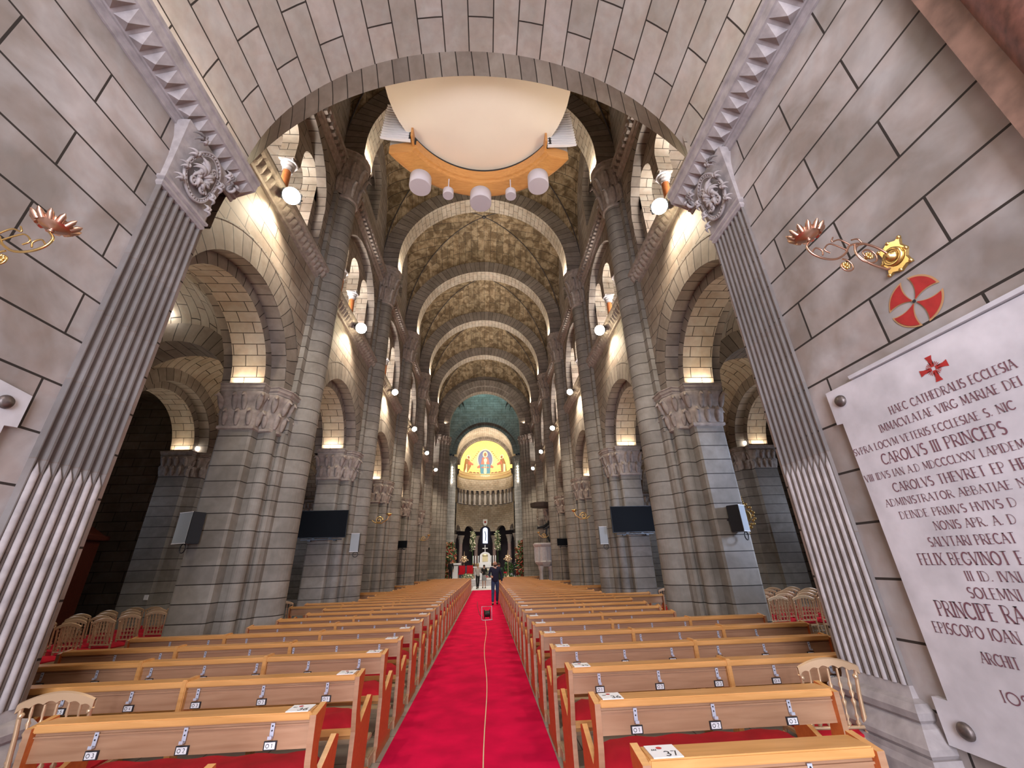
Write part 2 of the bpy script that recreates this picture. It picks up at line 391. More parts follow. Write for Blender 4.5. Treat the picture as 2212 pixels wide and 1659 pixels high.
def capital(g, loop, z0, z1, flare, leafw=.16, amp=.05, m=0, rows=2, step=.035, nt=14):
    lp = resample(loop, step); nn = normals2(lp); L = loop_uv(lp); h = z1 - z0; zc = z1 - h * .2
    P = []
    for i in range(nt + 1):
        t = i / nt; z = z0 + (zc - z0) * t; row = []
        for (x, y), (nx, ny), l in zip(lp, nn, L):
            o = flare * t * t * .8 + .01
            rt = t * rows; r = min(int(rt), rows - 1); tb = rt - r
            ph = (l / leafw + .5 * r) % 1.0
            lf = max(0.0, cos(pi * (ph - .5))) ** .7
            o += amp * lf * (tb ** 1.5) * (1 + .25 * cos(2 * pi * ph * 5)) * (1 if tb < .93 else .35)
            row.append((x + nx * o, y + ny * o, z))
        P.append(row)
    g.grid(P, None, m, True, True)
    if leafw >= .18:
        tot = L[-1]; nl = int(tot / leafw)
        for row in range(2):
            for i in range(nl):
                ll = (i + .5 * row) / nl * tot; j = min(range(len(lp)), key=lambda q: abs(L[q] - ll)); (x, y), (nx, ny) = lp[j], nn[j]
                zb = z0 + (zc - z0) * (.02 + .46 * row); hh = (zc - z0) * .52; tx, ty = -ny, nx; pts = []; rs = []
                for q in range(7):
                    u = q / 6; o_ = flare * ((zb + hh * u - z0) / (zc - z0)) ** 2 * .8 + .02 + (.0 if u < .6 else amp * 1.5 * (u - .6) / .4); zz = zb + hh * (u if u < .85 else .85 - (u - .85) * 1.2)
                    pts.append((x + nx * o_, y + ny * o_, zz)); rs.append(leafw * (.16 + .26 * sin(pi * min(1, u * 1.05))) * (.75 if q < 6 else .3))
                g.tube(pts, rs, 6, m)
    mould(g, loop, [(flare * .7, zc), (flare, zc + .02), (flare, zc + h * .07), (flare + .03, zc + h * .1), (flare + .03, z1 - .03), (flare + .05, z1 - .02), (flare + .05, z1)], m)

# ================================================================== near passage
XL, XR = -3.23, 2.81
YE = 3.70
VC, VR = 6.15, 3.0
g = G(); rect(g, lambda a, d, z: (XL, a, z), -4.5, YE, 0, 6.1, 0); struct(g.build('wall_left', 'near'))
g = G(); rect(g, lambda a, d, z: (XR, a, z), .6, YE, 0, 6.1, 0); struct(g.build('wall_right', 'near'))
# wall the other side of the red column, behind the camera
g = G(); rect(g, lambda a, d, z: (XR, a, z), -4.5, .6, 0, 6.1, 0); struct(g.build('wall_right', 'near'))
# entrance wall behind the camera with the open doorway
g = G(); F = FY(-4.5); wall_arch(g, F, 0, -3.3, 3.0, 3.2, 9.4, -.2, 3.2, 2.2)
rect(g, F, -3.3, -2.4, 0, 3.2, 0); rect(g, F, 2.0, 3.0, 0, 3.2, 0); struct(g.build('wall_back', 'near'))
# barrel vault over the passage
g = G(); n = 40; rows = []; uvs = []
for yy in (-4.5, 3.78):
    rows.append([(-.05 + (VR + .05) * cos(pi - pi * i / n), yy, VC + VR * sin(pi - pi * i / n)) for i in range(n + 1)])
    uvs.append([(yy, VR * pi * i / n) for i in range(n + 1)])
g.grid(rows, uvs, 0, True)
struct(g.build('ceiling', 'nearv'))
g = G(); rows = []; uvs = []
for yy, R, c in ((3.78, VR, VC), (4.12, 3.51, 5.61)):
    a0 = math.asin(min(1, (6.1 - c) / R)) if c < 6.1 else 0
    a0 = 0 if c > 6.1 else a0
    rows.append([((-.05 if yy < 4 else 0) + (R + (.05 if yy < 4 else 0)) * cos(pi - a0 - (pi - 2 * a0) * i / n), yy, c + R * sin(pi - a0 - (pi - 2 * a0) * i / n)) for i in range(n + 1)])
    uvs.append([(yy * .2, 3.1 * pi * i / n) for i in range(n + 1)])
g.grid(rows, uvs, 0, True); struct(g.build('trim_1', M['vous']))
for s in (-1, 1):
    # cornice: fascia, sloped band with diamond points, bead
    Fx = (lambda o, y, z: (XL + o, y, z)) if s < 0 else (lambda o, y, z: (XR - o, y, z))
    t = empty('carved_cornice', Fx(0, 0, 5.9), 0, 'pale carved stone cornice with a row of pyramids under the vault, above the %s sconce' % ('left' if s < 0 else 'right'), 'cornice')
    t.location = (0, 0, 0)
    g = G(); prof = [(0, 5.88), (.02, 5.88), (.03, 5.92), (.06, 5.93), (.06, 5.955), (.27, 6.06), (.28, 6.16), (.30, 6.17), (.30, 6.22), (.0, 6.24)]
    y1 = 3.93
    g.prism(prof, lambda o, z: Fx(o, -4.5, z), lambda o, z: Fx(o, y1, z), 0); g.build('moulding', 'carven', t)
    g = G(); y = y1 - .09
    while y > -2.5:
        a, b = (.075, 5.962), (.255, 6.052); hw = .062
        c = [Fx(a[0], y - hw, a[1] - .002), Fx(a[0], y + hw, a[1] - .002), Fx(b[0], y + hw, b[1] - .002), Fx(b[0], y - hw, b[1] - .002)]
        ap = Fx((a[0] + b[0]) / 2 + .0, y - .01, (a[1] + b[1]) / 2 - .075)
        for i in range(4): g.add([c[i], c[(i + 1) % 4], ap])
        y -= .158
    o = g.build('pyramid_band', 'carven', t)
# fluted pilasters
def pilaster(s):
    X0 = XL if s < 0 else XR; face = -3.18 if s < 0 else 2.78; ya, yb = (3.02, 3.61) if s < 0 else (3.09, 3.64)
    t = empty('fluted_pilaster', (X0, 3.4, 0), 0, 'tall fluted stone pilaster at the end of the %s passage wall' % ('left' if s < 0 else 'right'), 'pilaster')
    t.location = (0, 0, 0)
    sg = 1 if s < 0 else -1
    def loop(nf=8 if s > 0 else 7):
        # outline in (x,y): back on the wall, fluted face towards the passage
        pts = [(X0 - sg * .25, ya), (face, ya)]
        w = (yb - ya) / nf; rf = w * .40
        for k in range(nf):
            yc = ya + w * (k + .5)
            for i in range(9):
                a = pi * i / 8; pts.append((face - sg * rf * 1.25 * sin(a), yc - rf * cos(a)))
        pts.append((face, yb))
        # far face also fluted
        wx = .22
        for k in range(2):
            xc = face - sg * (.04 + .1 * k + .045)
            for i in range(9):
                a = pi * i / 8; pts.append((xc + sg * .034 * cos(a), yb - .03 * sin(a)))
        pts.append((X0 - sg * .25, yb))
        return pts
    lp = loop(); g = G(); shaftx(g, lp, .78, 5.14); 
    g.build('fluted_shaft', 'carven_s', t)
    # plain lower part of flutes: cabled zone
    nf = 8 if s > 0 else 7; g = G(); w = (yb - ya) / nf
    for k in range(nf):
        yc = ya + w * (k + .5)
        g.tube([(face - sg * .008, yc, .80), (face - sg * .008, yc, 2.28), (face - sg * .02, yc, 2.36)], [w * .30, w * .30, .002], 8)
    g.build('cable_moulding', 'carven', t)
    # base
    g = G(); bl = [(X0 - sg * .25, ya), (face, ya), (face, yb), (X0 - sg * .25, yb)]
    mould(g, bl, [(.24, 0), (.24, .40), (.22, .44), (.22, .47)], 0)
    mould(g, bl, [(.19, .47), (.21, .49), (.21, .52), (.13, .60), (.09, .62), (.12, .64), (.13, .68), (.09, .72), (.02, .735), (0, .80)], 0)
    g.build('base', 'carven', t)
    # capital block
    g = G(); cb = [(X0 - sg * .25, ya), (face, ya), (face, yb), (X0 - sg * .25, yb)]
    mould(g, cb, [(.0, 5.10), (.03, 5.12), (.03, 5.15), (.012, 5.16), (.05, 5.18), (.05, 5.21), (.012, 5.23), (.02, 5.5), (.06, 5.75), (.15, 5.93)], 0)
    g.build('capital_block', 'carven', t)
    # carved medallion and acanthus
    g = G(); cy, cz = (ya + yb) / 2, 5.56; bx = face + sg * .035
    def on(y, z, h=0.0):
        k = max(0.0, (z - 5.5)) ; return (bx + sg * (k * .28 + h), y, z)
    for rr, th in ((1.0, .016), (.86, .010)):
        g.tube([on(cy + .205 * rr * cos(a), cz + .30 * rr * sin(a), .012) for a in [2 * pi * i / 40 for i in range(41)]], th, 6)
    for i in range(34):
        a = 2 * pi * i / 34; g.ball(on(cy + .19 * cos(a), cz + .278 * sin(a), .02), .011, 0, 4)
    rnd = random.Random(5)
    def leaf(y, z, ang, L, wd):
        # pointed curled leaf in relief with a midrib
        for lob in (-1, 0, 1):
            aa = ang + lob * .55; LL = L * (1 if lob == 0 else .72); pts = []; rs = []
            for k in range(9):
                q = k / 8; bend = aa + .7 * q * q * (1 if lob >= 0 else -1)
                pts.append(on(y + LL * q * cos(bend), z + LL * q * sin(bend), .02 + .035 * sin(pi * q))); rs.append(wd * sin(pi * min(1, q * .9 + .1)) + .002)
            g.tube(pts, rs, 6)
    for a in range(0, 360, 45):
        leaf(cy + .03 * cos(radians(a)), cz + .04 * sin(radians(a)), radians(a + 20), .12, .020)
    for (y, z, r0) in ((cy - .06, cz - .13, .06), (cy + .07, cz - .12, .055), (cy - .05, cz + .13, .05), (cy + .07, cz + .14, .05)):
        g.tube([on(y + r0 * (1 - k / 26) * cos(k * .45), z + r0 * (1 - k / 26) * sin(k * .45), .03) for k in range(24)], [.014] * 24, 6)
    for sy in (-1, 1):
        for k in range(4):
            leaf(cy + sy * .19, 5.28 + k * .18, radians(90 + sy * (-50)) , .10, .016)
            leaf(cy + sy * .235, 5.82, radians(90 - sy * 60), .12, .018)
    leaf(cy, cz, radians(100), .22, .03)
    g.build('acanthus_carving', 'carven', t)
    # corner volutes facing the nave
    g = G()
    for z0 in (5.8,):
        g.tube([(bx + sg * (.10 + .07 * (1 - k / 26) * cos(k * .45)), yb + .06, z0 + .07 * (1 - k / 26) * sin(k * .45)) for k in range(24)], .018, 6)
    g.build('volute', 'carven', t)
M['carven_s'] = stone('near_fluted_limestone', (.235, .21, .20), (.18, .162, .155), (.8, .78, .76), (.92, .86, .84), 60, .62, .004, joint=(.2, .16, .14), voff=.1)
pilaster(-1); pilaster(1)
# tall red granite column beside the passage, near the camera
t = empty('granite_column', (0, 0, 0), 0, 'polished red granite column, only its edge in the top right corner', 'column')
g = G(); g.lathe([(.36, 1.2), (.34, 4.2), (.31, 7.0)], (2.90, .79, 0), 40); g.build('shaft', 'redm', t)
g = G(); g.lathe([(.50, 0), (.50, .5), (.44, .55), (.46, .7), (.40, .85), (.42, 1.0), (.37, 1.15), (.36, 1.2)], (2.90, .79, 0), 40); g.build('base', 'carven', t)
g = G(); g.box(2.70, 3.1, .9, 1.2, 0, 7.2); struct(g.build('trim_2', plain('brown_marble', (.20, .115, .085), .5, noise=.35, nscale=8)))

# ================================================================== nave walls, arcade, gallery, clerestory
HB = BAY / 2
ORD = ['nearest the camera', 'second from the camera', 'third from the camera', 'fourth from the camera', 'fifth from the camera', 'at the crossing']
BN = ['nearest', 'second', 'third', 'fourth', 'fifth', 'farthest']
for s in (-1, 1):
    sd = 'left' if s < 0 else 'right'; F = FS(s)
    for k in range(6):
        yc = P1 - HB + BAY * k; a0, a1 = yc - HB, yc + HB
        g = G()      # materials: 0 wall, 1 voussoir, 2 soffit, 3 plain
        # arcade storey
        wall_arch(g, F, 0, a0, a1, 4.95, 8.15, yc, 4.95, 2.14, 0, 32)
        ring(g, F, 0, yc, 4.95, 1.66, 2.14, 1)
        ring(g, F, -.012, yc, 4.95, 2.13, 2.15, 3)
        soffit(g, F, 0, .30, yc, 4.95, 1.66, 1)
        ring(g, F, .30, yc, 4.95, 1.44, 1.66, 1)
        soffit(g, F, .30, .95, yc, 4.95, 1.44, 2)
        ring(g, F, .95, yc, 4.95, 1.44, 1.66, 1)
        soffit(g, F, .95, 1.25, yc, 4.95, 1.66, 1)
        wall_arch(g, F, 1.25, a0, a1, 4.95, 8.15, yc, 4.95, 1.66, 0)
        # gallery storey
        wall_arch(g, F, 0, a0, a1, 9.95, 11.9, yc, 9.95, 2.05, 0)
        ring(g, F, 0, yc, 9.95, 1.75, 2.05, 1)
        rect(g, F, a0, yc - 1.75, 8.5, 9.95, 0); rect(g, F, yc + 1.75, a1, 8.5, 9.95, 0)
        rect(g, F, yc - 2.05, yc - 1.75, 8.5, 9.95, -.001); rect(g, F, yc + 1.75, yc + 2.05, 8.5, 9.95, -.001)
        soffit(g, F, 0, .25, yc, 9.95, 1.75, 1, zb=8.5)
        rect(g, F, yc - 1.75, yc + 1.75, 8.5, 8.95, .02)                      # parapet sill
        g.add([F(yc - 1.75, .02, 8.95), F(yc + 1.75, .02, 8.95), F(yc + 1.75, .6, 8.95), F(yc - 1.75, .6, 8.95)])
        for q in (-1.14, 0, 1.14):
            c = yc + q
            wall_arch(g, F, .25, c - .57, c + .57, 10.78, 11.8, c, 10.78, .42, 0, 14)
            soffit(g, F, .25, .62, c, 10.78, .42, 2, 14, zb=10.3)
            for qq in (-1, 1): rect(g, F, min(c + qq * .42, c + qq * .57), max(c + qq * .42, c + qq * .57), 10.3, 10.78, .25)
        for q in (-.57, .57): g.add([F(yc + q - .15, .25, 10.3), F(yc + q + .15, .25, 10.3), F(yc + q + .15, .62, 10.3), F(yc + q - .15, .62, 10.3)])
        for q in (-1, 1):
            rect(g, F, yc + min(q * 1.56, q * 1.76), yc + max(q * 1.56, q * 1.76), 8.95, 10.8, .25)
            g.add([F(yc + q * 1.56, .25, 8.95), F(yc + q * 1.56, .62, 8.95), F(yc + q * 1.56, .62, 10.3), F(yc + q * 1.56, .25, 10.3)])
        rect(g, F, a0, a1, 8.5, 12.0, 1.7, 4)                                  # back of the gallery
        g.add([F(a0, 0, 8.52), F(a1, 0, 8.52), F(a1, 1.7, 8.52), F(a0, 1.7, 8.52)])
        g.add([F(a0, .3, 11.95), F(a1, .3, 11.95), F(a1, 1.7, 11.95), F(a0, 1.7, 11.95)])
        for e in (a0 + .35, a1 - .35): g.add([F(e, .28, 8.5), F(e, 1.7, 8.5), F(e, 1.7, 12), F(e, .28, 12)], [(0, 8.5), (1.4, 8.5), (1.4, 12), (0, 12)], 4)
        # clerestory
        rect(g, F, a0, a1, 12.3, 13.8, .06)
        wall_arch(g, F, .06, a0, a1, 15.5, 18.6, yc, 15.5, .8, 0)
        rect(g, F, a0, yc - .8, 13.8, 15.5, .06); rect(g, F, yc + .8, a1, 13.8, 15.5, .06)
        soffit(g, F, .06, .75, yc, 15.5, .8, 1, zb=13.8)
        g.add([F(yc - .8, .06, 13.8), F(yc + .8, .06, 13.8), F(yc + .8, .75, 14.1), F(yc - .8, .75, 14.1)])
        for q in (-.4, .4): 
            wall_arch(g, F, .30, yc + q - .4, yc + q + .4, 15.55, 16.3, yc + q, 15.55, .3, 0, 12)
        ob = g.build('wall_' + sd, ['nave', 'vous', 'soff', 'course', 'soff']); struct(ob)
        g = G(); rect(g, F, yc - .8, yc + .8, 14.0, 16.3, .74); struct(g.build('window_%d' % (k + 1 + (0 if s < 0 else 6)), 'night'))
        # clerestory colonnette and gallery colonnettes
        def colonnette(name, a, d, z0, z1, r, mat, lab, cat, grp):
            t = empty(name, F(a, d, z0), 0, lab, cat, grp); o = F(a, d, z0); h = z1 - z0
            gg = G(); gg.lathe([(r, .14), (r * .93, h - .30)], (0, 0, 0), 16); gg.build('shaft', mat, t)
            gg = G(); sq = [(-r * 1.5, -r * 1.5), (r * 1.5, -r * 1.5), (r * 1.5, r * 1.5), (-r * 1.5, r * 1.5)]
            gg.box(-r * 1.5, r * 1.5, -r * 1.5, r * 1.5, 0, .05); gg.lathe([(r * 1.45, .05), (r * 1.5, .08), (r * 1.15, .10), (r * 1.2, .125), (r, .15)], (0, 0, 0), 16)
            gg.build('base', 'marble', t)
            gg = G(); gg.lathe([(r * 1.15, h - .32), (r * 1.2, h - .295), (r * .95, h - .28)], (0, 0, 0), 16)
            circ = [(r * cos(2 * pi * i / 20), r * sin(2 * pi * i / 20)) for i in range(20)]
            capital(gg, circ, h - .29, h - .06, r * .35, r * .8, r * .3, 0, 2, r * .3, 7); gg.box(-r * 1.5, r * 1.5, -r * 1.5, r * 1.5, h - .06, h)
            gg.build('capital', 'marble' if mat != 'darkm' else 'carve', t)
            return t
        oc = ORD[k]
        for qi, q in enumerate((-.57, .57)):
            colonnette('gallery_colonnette', yc + q, .42, 8.95, 10.3, .095, 'orange',
                       'orange marble column, %s gallery, %s bay, %s of the two' % (sd, BN[k], 'nearer' if qi == 0 else 'farther'),
                       'column', 'orange marble columns of the side galleries')
        colonnette('clerestory_colonnette', yc, .40, 14.05, 15.55, .11, 'darkm',
                   'dark marble column in the high %s window of the %s bay' % (sd, BN[k]), 'column', 'dark columns in the high windows')
        # carved string course below the gallery, dentilled cornice above
        g = G()
        pr = [(0, 8.1), (-.05, 8.12), (-.06, 8.18), (-.09, 8.22), (-.13, 8.33), (-.11, 8.40), (-.20, 8.44), (-.20, 8.54), (0, 8.56)]
        n = 150; P = []
        for o, z in pr:
            P.append([F(a0 + BAY * i / n, o * (1 + (.42 * abs(sin(i * pi / 5)) if 8.2 < z < 8.42 else 0)), z) for i in range(n + 1)])
        g.grid(P, None, 0, False)
        pr = [(.0, 11.85), (-.07, 11.88), (-.07, 11.95), (-.12, 12.0), (-.12, 12.18), (-.24, 12.22), (-.24, 12.36), (.06, 12.38)]
        g.grid([[F(a0 + BAY * i / n, o, z) for i in range(n + 1)] for o, z in pr], None, 0, False)
        for i in range(26):
            a = a0 + BAY * (i + .5) / 26; c = [F(a + da, dd, zz) for da, dd, zz in ((-.05, -.11, 12.02), (.05, -.11, 12.02), (.05, -.21, 12.03), (-.05, -.21, 12.03), (-.05, -.12, 12.17), (.05, -.12, 12.17), (.05, -.22, 12.17), (-.05, -.22, 12.17))]
            for q in ((0, 1, 2, 3), (4, 5, 6, 7), (0, 1, 5, 4), (2, 3, 7, 6), (1, 2, 6, 5), (0, 3, 7, 4)): g.add([c[j] for j in q])
        struct(g.build('trim_%d' % (3 + k + (0 if s < 0 else 6)), 'carve'))
        # outer arcade of the aisle and chapel behind it
        g = G()
        wall_arch(g, F, 4.45, a0, a1, 4.95, 8.0, yc, 4.95, 1.62, 0); ring(g, F, 4.44, yc, 4.95, 1.60, 1.95, 1)
        soffit(g, F, 4.45, 4.75, yc, 4.95, 1.60, 1); ring(g, F, 4.75, yc, 4.95, 1.40, 1.62, 1); soffit(g, F, 4.75, 5.4, yc, 4.95, 1.40, 2)
        ring(g, F, 5.4, yc, 4.95, 1.4, 3.2, 1)
        rect(g, F, a0, a1, 0, 7.5, 8.2); g.add([F(a0, 5.4, 7.0), F(a1, 5.4, 7.0), F(a1, 8.2, 7.0), F(a0, 8.2, 7.0)])
        if k < 5 or True: g.add([F(a1, 5.5, 0), F(a1, 8.2, 0), F(a1, 8.2, 7), F(a1, 5.5, 7)], [(5.5, 0), (8.2, 0), (8.2, 7), (5.5, 7)])
        struct(g.build('wall_%s_chapel' % sd, ['nave', 'vous', 'soff']))
        g = G(); wn = []
        rect(g, F, yc - .6, yc + .6, 2.6, 4.8, 8.18); struct(g.build('window_%d' % (13 + k + (0 if s < 0 else 6)), 'night'))
        # aisle vault: four webs, groins on the diagonals
        g = G(); ay, bx = 2.13, 1.62; dc = 2.85
        def zA(q, t):
            A_, B_ = sqrt(max(0, 1 - q * q)), sqrt(max(0, 1 - t * t))
            return 4.98 + (1.85 * A_ + .75 * B_ if q <= t + 1e-6 else .85 * A_ + 1.75 * B_)
        N1 = 14
        for dirn in range(4):
            P = []; UV = []
            for i in range(N1 + 1):
                t = sin(pi / 2 * i / N1); row = []; ru = []
                for j in range(N1 + 1):
                    q = t * sin(pi / 2 * (-1 + 2 * j / N1)); x, y = (q, t) if dirn < 2 else (t, q)
                    if dirn % 2: x, y = -x, -y
                    row.append(F(yc + y * ay, dc + x * bx, zA(abs(x), abs(y))))
                    ru.append((y * ay, 1.6 * math.asin(x)) if dirn < 2 else (x * bx, 2.1 * math.asin(y)))
                P.append(row); UV.append(ru)
            g.grid(P, UV, 0, True)
        struct(g.build('ceiling_aisle_' + sd, 'soff'))
    # transverse arches of the aisle
    for k, y in enumerate(PY):
        g = G(); FT = lambda a, d, z, y=y: (XA + s * (HW + a), y + d, z)
        for dd in (-.36, .36): ring(g, FT, dd, 2.85, 4.95, 1.45, 1.92, 0)
        soffit(g, FT, -.36, .36, 2.85, 4.95, 1.45, 0)
        struct(g.build('trim_aisle_arch_%s' % sd, 'vous'))
# floor
g = G(); g.add([(-14, -4.6, 0), (14, -4.6, 0), (14, 60, 0), (-14, 60, 0)]); struct(g.build('floor', 'floor'))

# ------------------------------------------------------------------ compound piers
def arc2(cx, cy, r, a0, a1, n):
    return [(cx + r * cos(radians(a0 + (a1 - a0) * i / n)), cy + r * sin(radians(a0 + (a1 - a0) * i / n))) for i in range(n + 1)]
def pier_loops():
    """outline in (d,y) about the pier centre, upper half then mirrored"""
    front = arc2(-.13, 0, .30, 180, 95, 8)
    up = [(-.10, .33), (-.10, .44)] + arc2(-.02, .50, .055, 180, 0, 6)[:-1] + [(.04, .56), (.04, .62)] \
        + arc2(.13, .72, .12, 190, 60, 8) + [(.30, .80), (.30, 1.02), (.34, 1.05), (.88, 1.05), (.92, 1.02), (.92, .80), (1.0, .74)] \
        + arc2(.98, .54, .08, 100, 0, 5) + [(1.06, .44), (1.03, .32)] + arc2(1.02, 0, .26, 85, 0, 8)
    half = front + up; full = half + [(d, -y) for d, y in reversed(half[1:-1])]
    shaft = front + [(-.10, .33), (-.10, .50), (.02, .50), (.02, .58), (.10, .58)]
    sh = shaft + [(d, -y) for d, y in reversed(shaft[1:])]
    return full, sh
PF, PS = pier_loops()
for s in (-1, 1):
    sd = 'left' if s < 0 else 'right'
    for k, y in enumerate(PY):
        T = lambda p: (XA + s * (HW + p[0]), y + p[1])
        t = empty('clustered_pier', (0, 0, 0), 0, 'clustered stone pier of the %s nave arcade, %s' % (sd, ORD[k]), 'pier', 'piers of the nave arcade')
        body = [T(p) for p in PF]; sh = [T(p) for p in PS]
        g = G(); shaftx(g, body, .40, 4.15, 0); g.build('pier_body', 'course', t)
        g = G(); shaftx(g, sh, 4.15, 11.08, 0); g.build('tall_shaft', 'course', t)
        g = G(); mould(g, body, [(.16, 0), (.16, .22), (.12, .26), (.14, .29), (.14, .33), (.07, .38), (.0, .42)], 0); g.build('base', 'cover', t)
        # arcade capital: the body without the nave shaft
        cap = [p for p in PF if p[0] > .02]; cl = [T(p) for p in cap]
        g = G(); 
        simple = [(.02, .66), (.10, .84), (.30, .84), (.30, 1.05), (.92, 1.05), (.92, .84), (1.0, .64), (1.08, .3), (1.28, .12)]
        simple = simple + [(d, -yy) for d, yy in reversed(simple)]
        cl = [T(p) for p in simple]
        mould(g, cl, [(.0, 4.08), (.04, 4.10), (.04, 4.15), (0.0, 4.17)], 0)
        capital(g, cl, 4.15, 5.0, .12, .20, .06, 0, 2, .045, 12); g.build('arcade_capital', 'carve', t)
        g = G(); fr = [(-.46, 0)] + [(-.13 + .33 * cos(radians(a)), .33 * sin(radians(a))) for a in (160, 140, 120, 100)] + [(.04, .50)]
        fr = fr + [(d, -yy) for d, yy in reversed(fr[1:])]; fl = [T(p) for p in fr]
        mould(g, [T((-.13 + .30 * cos(2 * pi * i / 20), .30 * sin(2 * pi * i / 20))) for i in range(20)], [(.0, 11.04), (.045, 11.07), (.045, 11.13), (0, 11.16)], 0)
        capital(g, fl, 11.12, 12.70, .16, .22, .09, 0, 2, .04, 14); g.build('vault_capital', 'carve', t)
# half piers against the entrance wall
for s in (-1, 1):
    g = G(); T = lambda p: (XA + s * (HW + p[0]), 3.76 + p[1]); b = [T(p) for p in PF if p[1] >= 0]
    P = [[(x, y, 0) for x, y in b], [(x, y, 4.95) for x, y in b]]
    g.grid(P, [[(i * .1, 0) for i in range(len(b))], [(i * .1, 4.95) for i in range(len(b))]], 0, False); struct(g.build('trim_entrance_pier', 'course'))
# outer piers of the aisle
for s in (-1, 1):
    sd = 'left' if s < 0 else 'right'
    for k, y in enumerate([P1 - BAY] + PY):
        sim = [(4.28, .35), (4.36, .50), (4.45, .62), (4.45, .80), (4.60, .86), (4.75, .9), (4.75, 1.06), (5.5, 1.06)]
        sim = arc2(4.28, 0, .26, 180, 100, 6) + sim; full = sim + [(d, -yy) for d, yy in reversed(sim[1:])]
        lp = [(XA + s * (HW + d), y + yy) for d, yy in full]
        t = empty('outer_pier', (0, 0, 0), 0, 'outer stone pier of the %s aisle, %s' % (sd, ('beside the entrance wall' if k == 0 else ORD[k - 1])), 'pier', 'outer piers of the aisles')
        g = G(); shaftx(g, lp, .3, 4.3, 0); g.build('pier_body', 'course', t)
        g = G(); mould(g, lp, [(.14, 0), (.14, .2), (.05, .3), (0, .34)], 0); g.build('base', 'cover', t)
        g = G(); capital(g, lp, 4.25, 4.98, .10, .2, .05, 0, 2, .06, 9); g.build('capital', 'carve', t)

# ------------------------------------------------------------------ transverse arches and nave vault
RA, RX, ZC = 3.47, 4.16, 13.2
for k, y in enumerate(PY[:5]):
    g = G(); F = FY(y)
    for dd in (-.37, .37):
        ring(g, F, dd, XA, ZC, RA, RX, 0, 48)
        for q in (-1, 1): rect(g, F, XA + min(q * RA, q * RX), XA + max(q * RA, q * RX), 12.68, ZC, dd, 0)
    soffit(g, F, -.37, .37, XA, ZC, RA, 1, 56, zb=12.68)
    struct(g.build('trim_vault_arch', ['vous', 'soff']))
for k in range(6):
    yc = P1 - HB + BAY * k; a, b = 4.12, 2.13; N1 = 26; g = G()
    for dirn in range(4):
        P = []; UV = []
        for i in range(N1 + 1):
            t = sin(pi / 2 * i / N1); row = []; ru = []
            for j in range(N1 + 1):
                q = t * sin(pi / 2 * (-1 + 2 * j / N1)); x, yv = (q, t) if dirn < 2 else (t, q)
                if dirn % 2: x, yv = -x, -yv
                z = ZC + (3.95 * sqrt(max(0, 1 - x * x)) + 1.45 * sqrt(max(0, 1 - yv * yv)) if abs(x) <= abs(yv) + 1e-6 else 4.2 * sqrt(max(0, 1 - yv * yv)) + 1.2 * sqrt(max(0, 1 - x * x)))
                row.append((XA + x * a, yc + yv * b * 1.01, z))
                ru.append((yv * b, 3.95 * math.asin(max(-1, min(1, x)))) if dirn < 2 else (x * a, 2.3 * math.asin(max(-1, min(1, yv)))))
            P.append(row); UV.append(ru)
        g.grid(P, UV, 0, True)
    for sx in (-1, 1):
        for sy in (-1, 1):
            pts = []
            for i in range(31):
                t = sin(pi / 2 * i / 30); pts.append((XA + sx * t * a, yc + sy * t * b, ZC + 5.4 * sqrt(max(0, 1 - t * t)) - .01))
            g.tube(pts, .022, 5, 1)  # dark joint line added along each groin to make the crease show
    g.ball((XA, yc, ZC + 5.38), .10, 1, 5)
    struct(g.build('ceiling', ['web', 'darkm']))
# entrance wall of the nave, round the passage
g = G(); F = FY(4.12)
wall_arch(g, F, 0, -3.55, 3.55, 5.61, 19, 0, 5.61, 3.51, 0, 40)
for q in (-1, 1): rect(g, F, min(q * 3.55, q * 4.0), max(q * 3.55, q * 4.0), 5.61, 19, 0); rect(g, F, min(q * 4.0, q * 13), max(q * 4.0, q * 13), 0, 19, 0)
for X0, X1 in ((XL, -3.9), (XR, 3.6)): g.add([(X0, YE, 0), (X1, 4.12, 0), (X1, 4.12, 5.9), (X0, YE, 5.9)], [(0, 0), (.6, 0), (.6, 6), (0, 6)])
struct(g.build('wall_entrance', 'nave'))
for X0, X1 in ((-14, XL - .01), (XR + .01, 14)):
    g = G(); g.add([(X0, 3.7, 0), (X1, 3.7, 0), (X1, 3.7, 9), (X0, 3.7, 9)]); struct(g.build('wall_back', 'nave'))

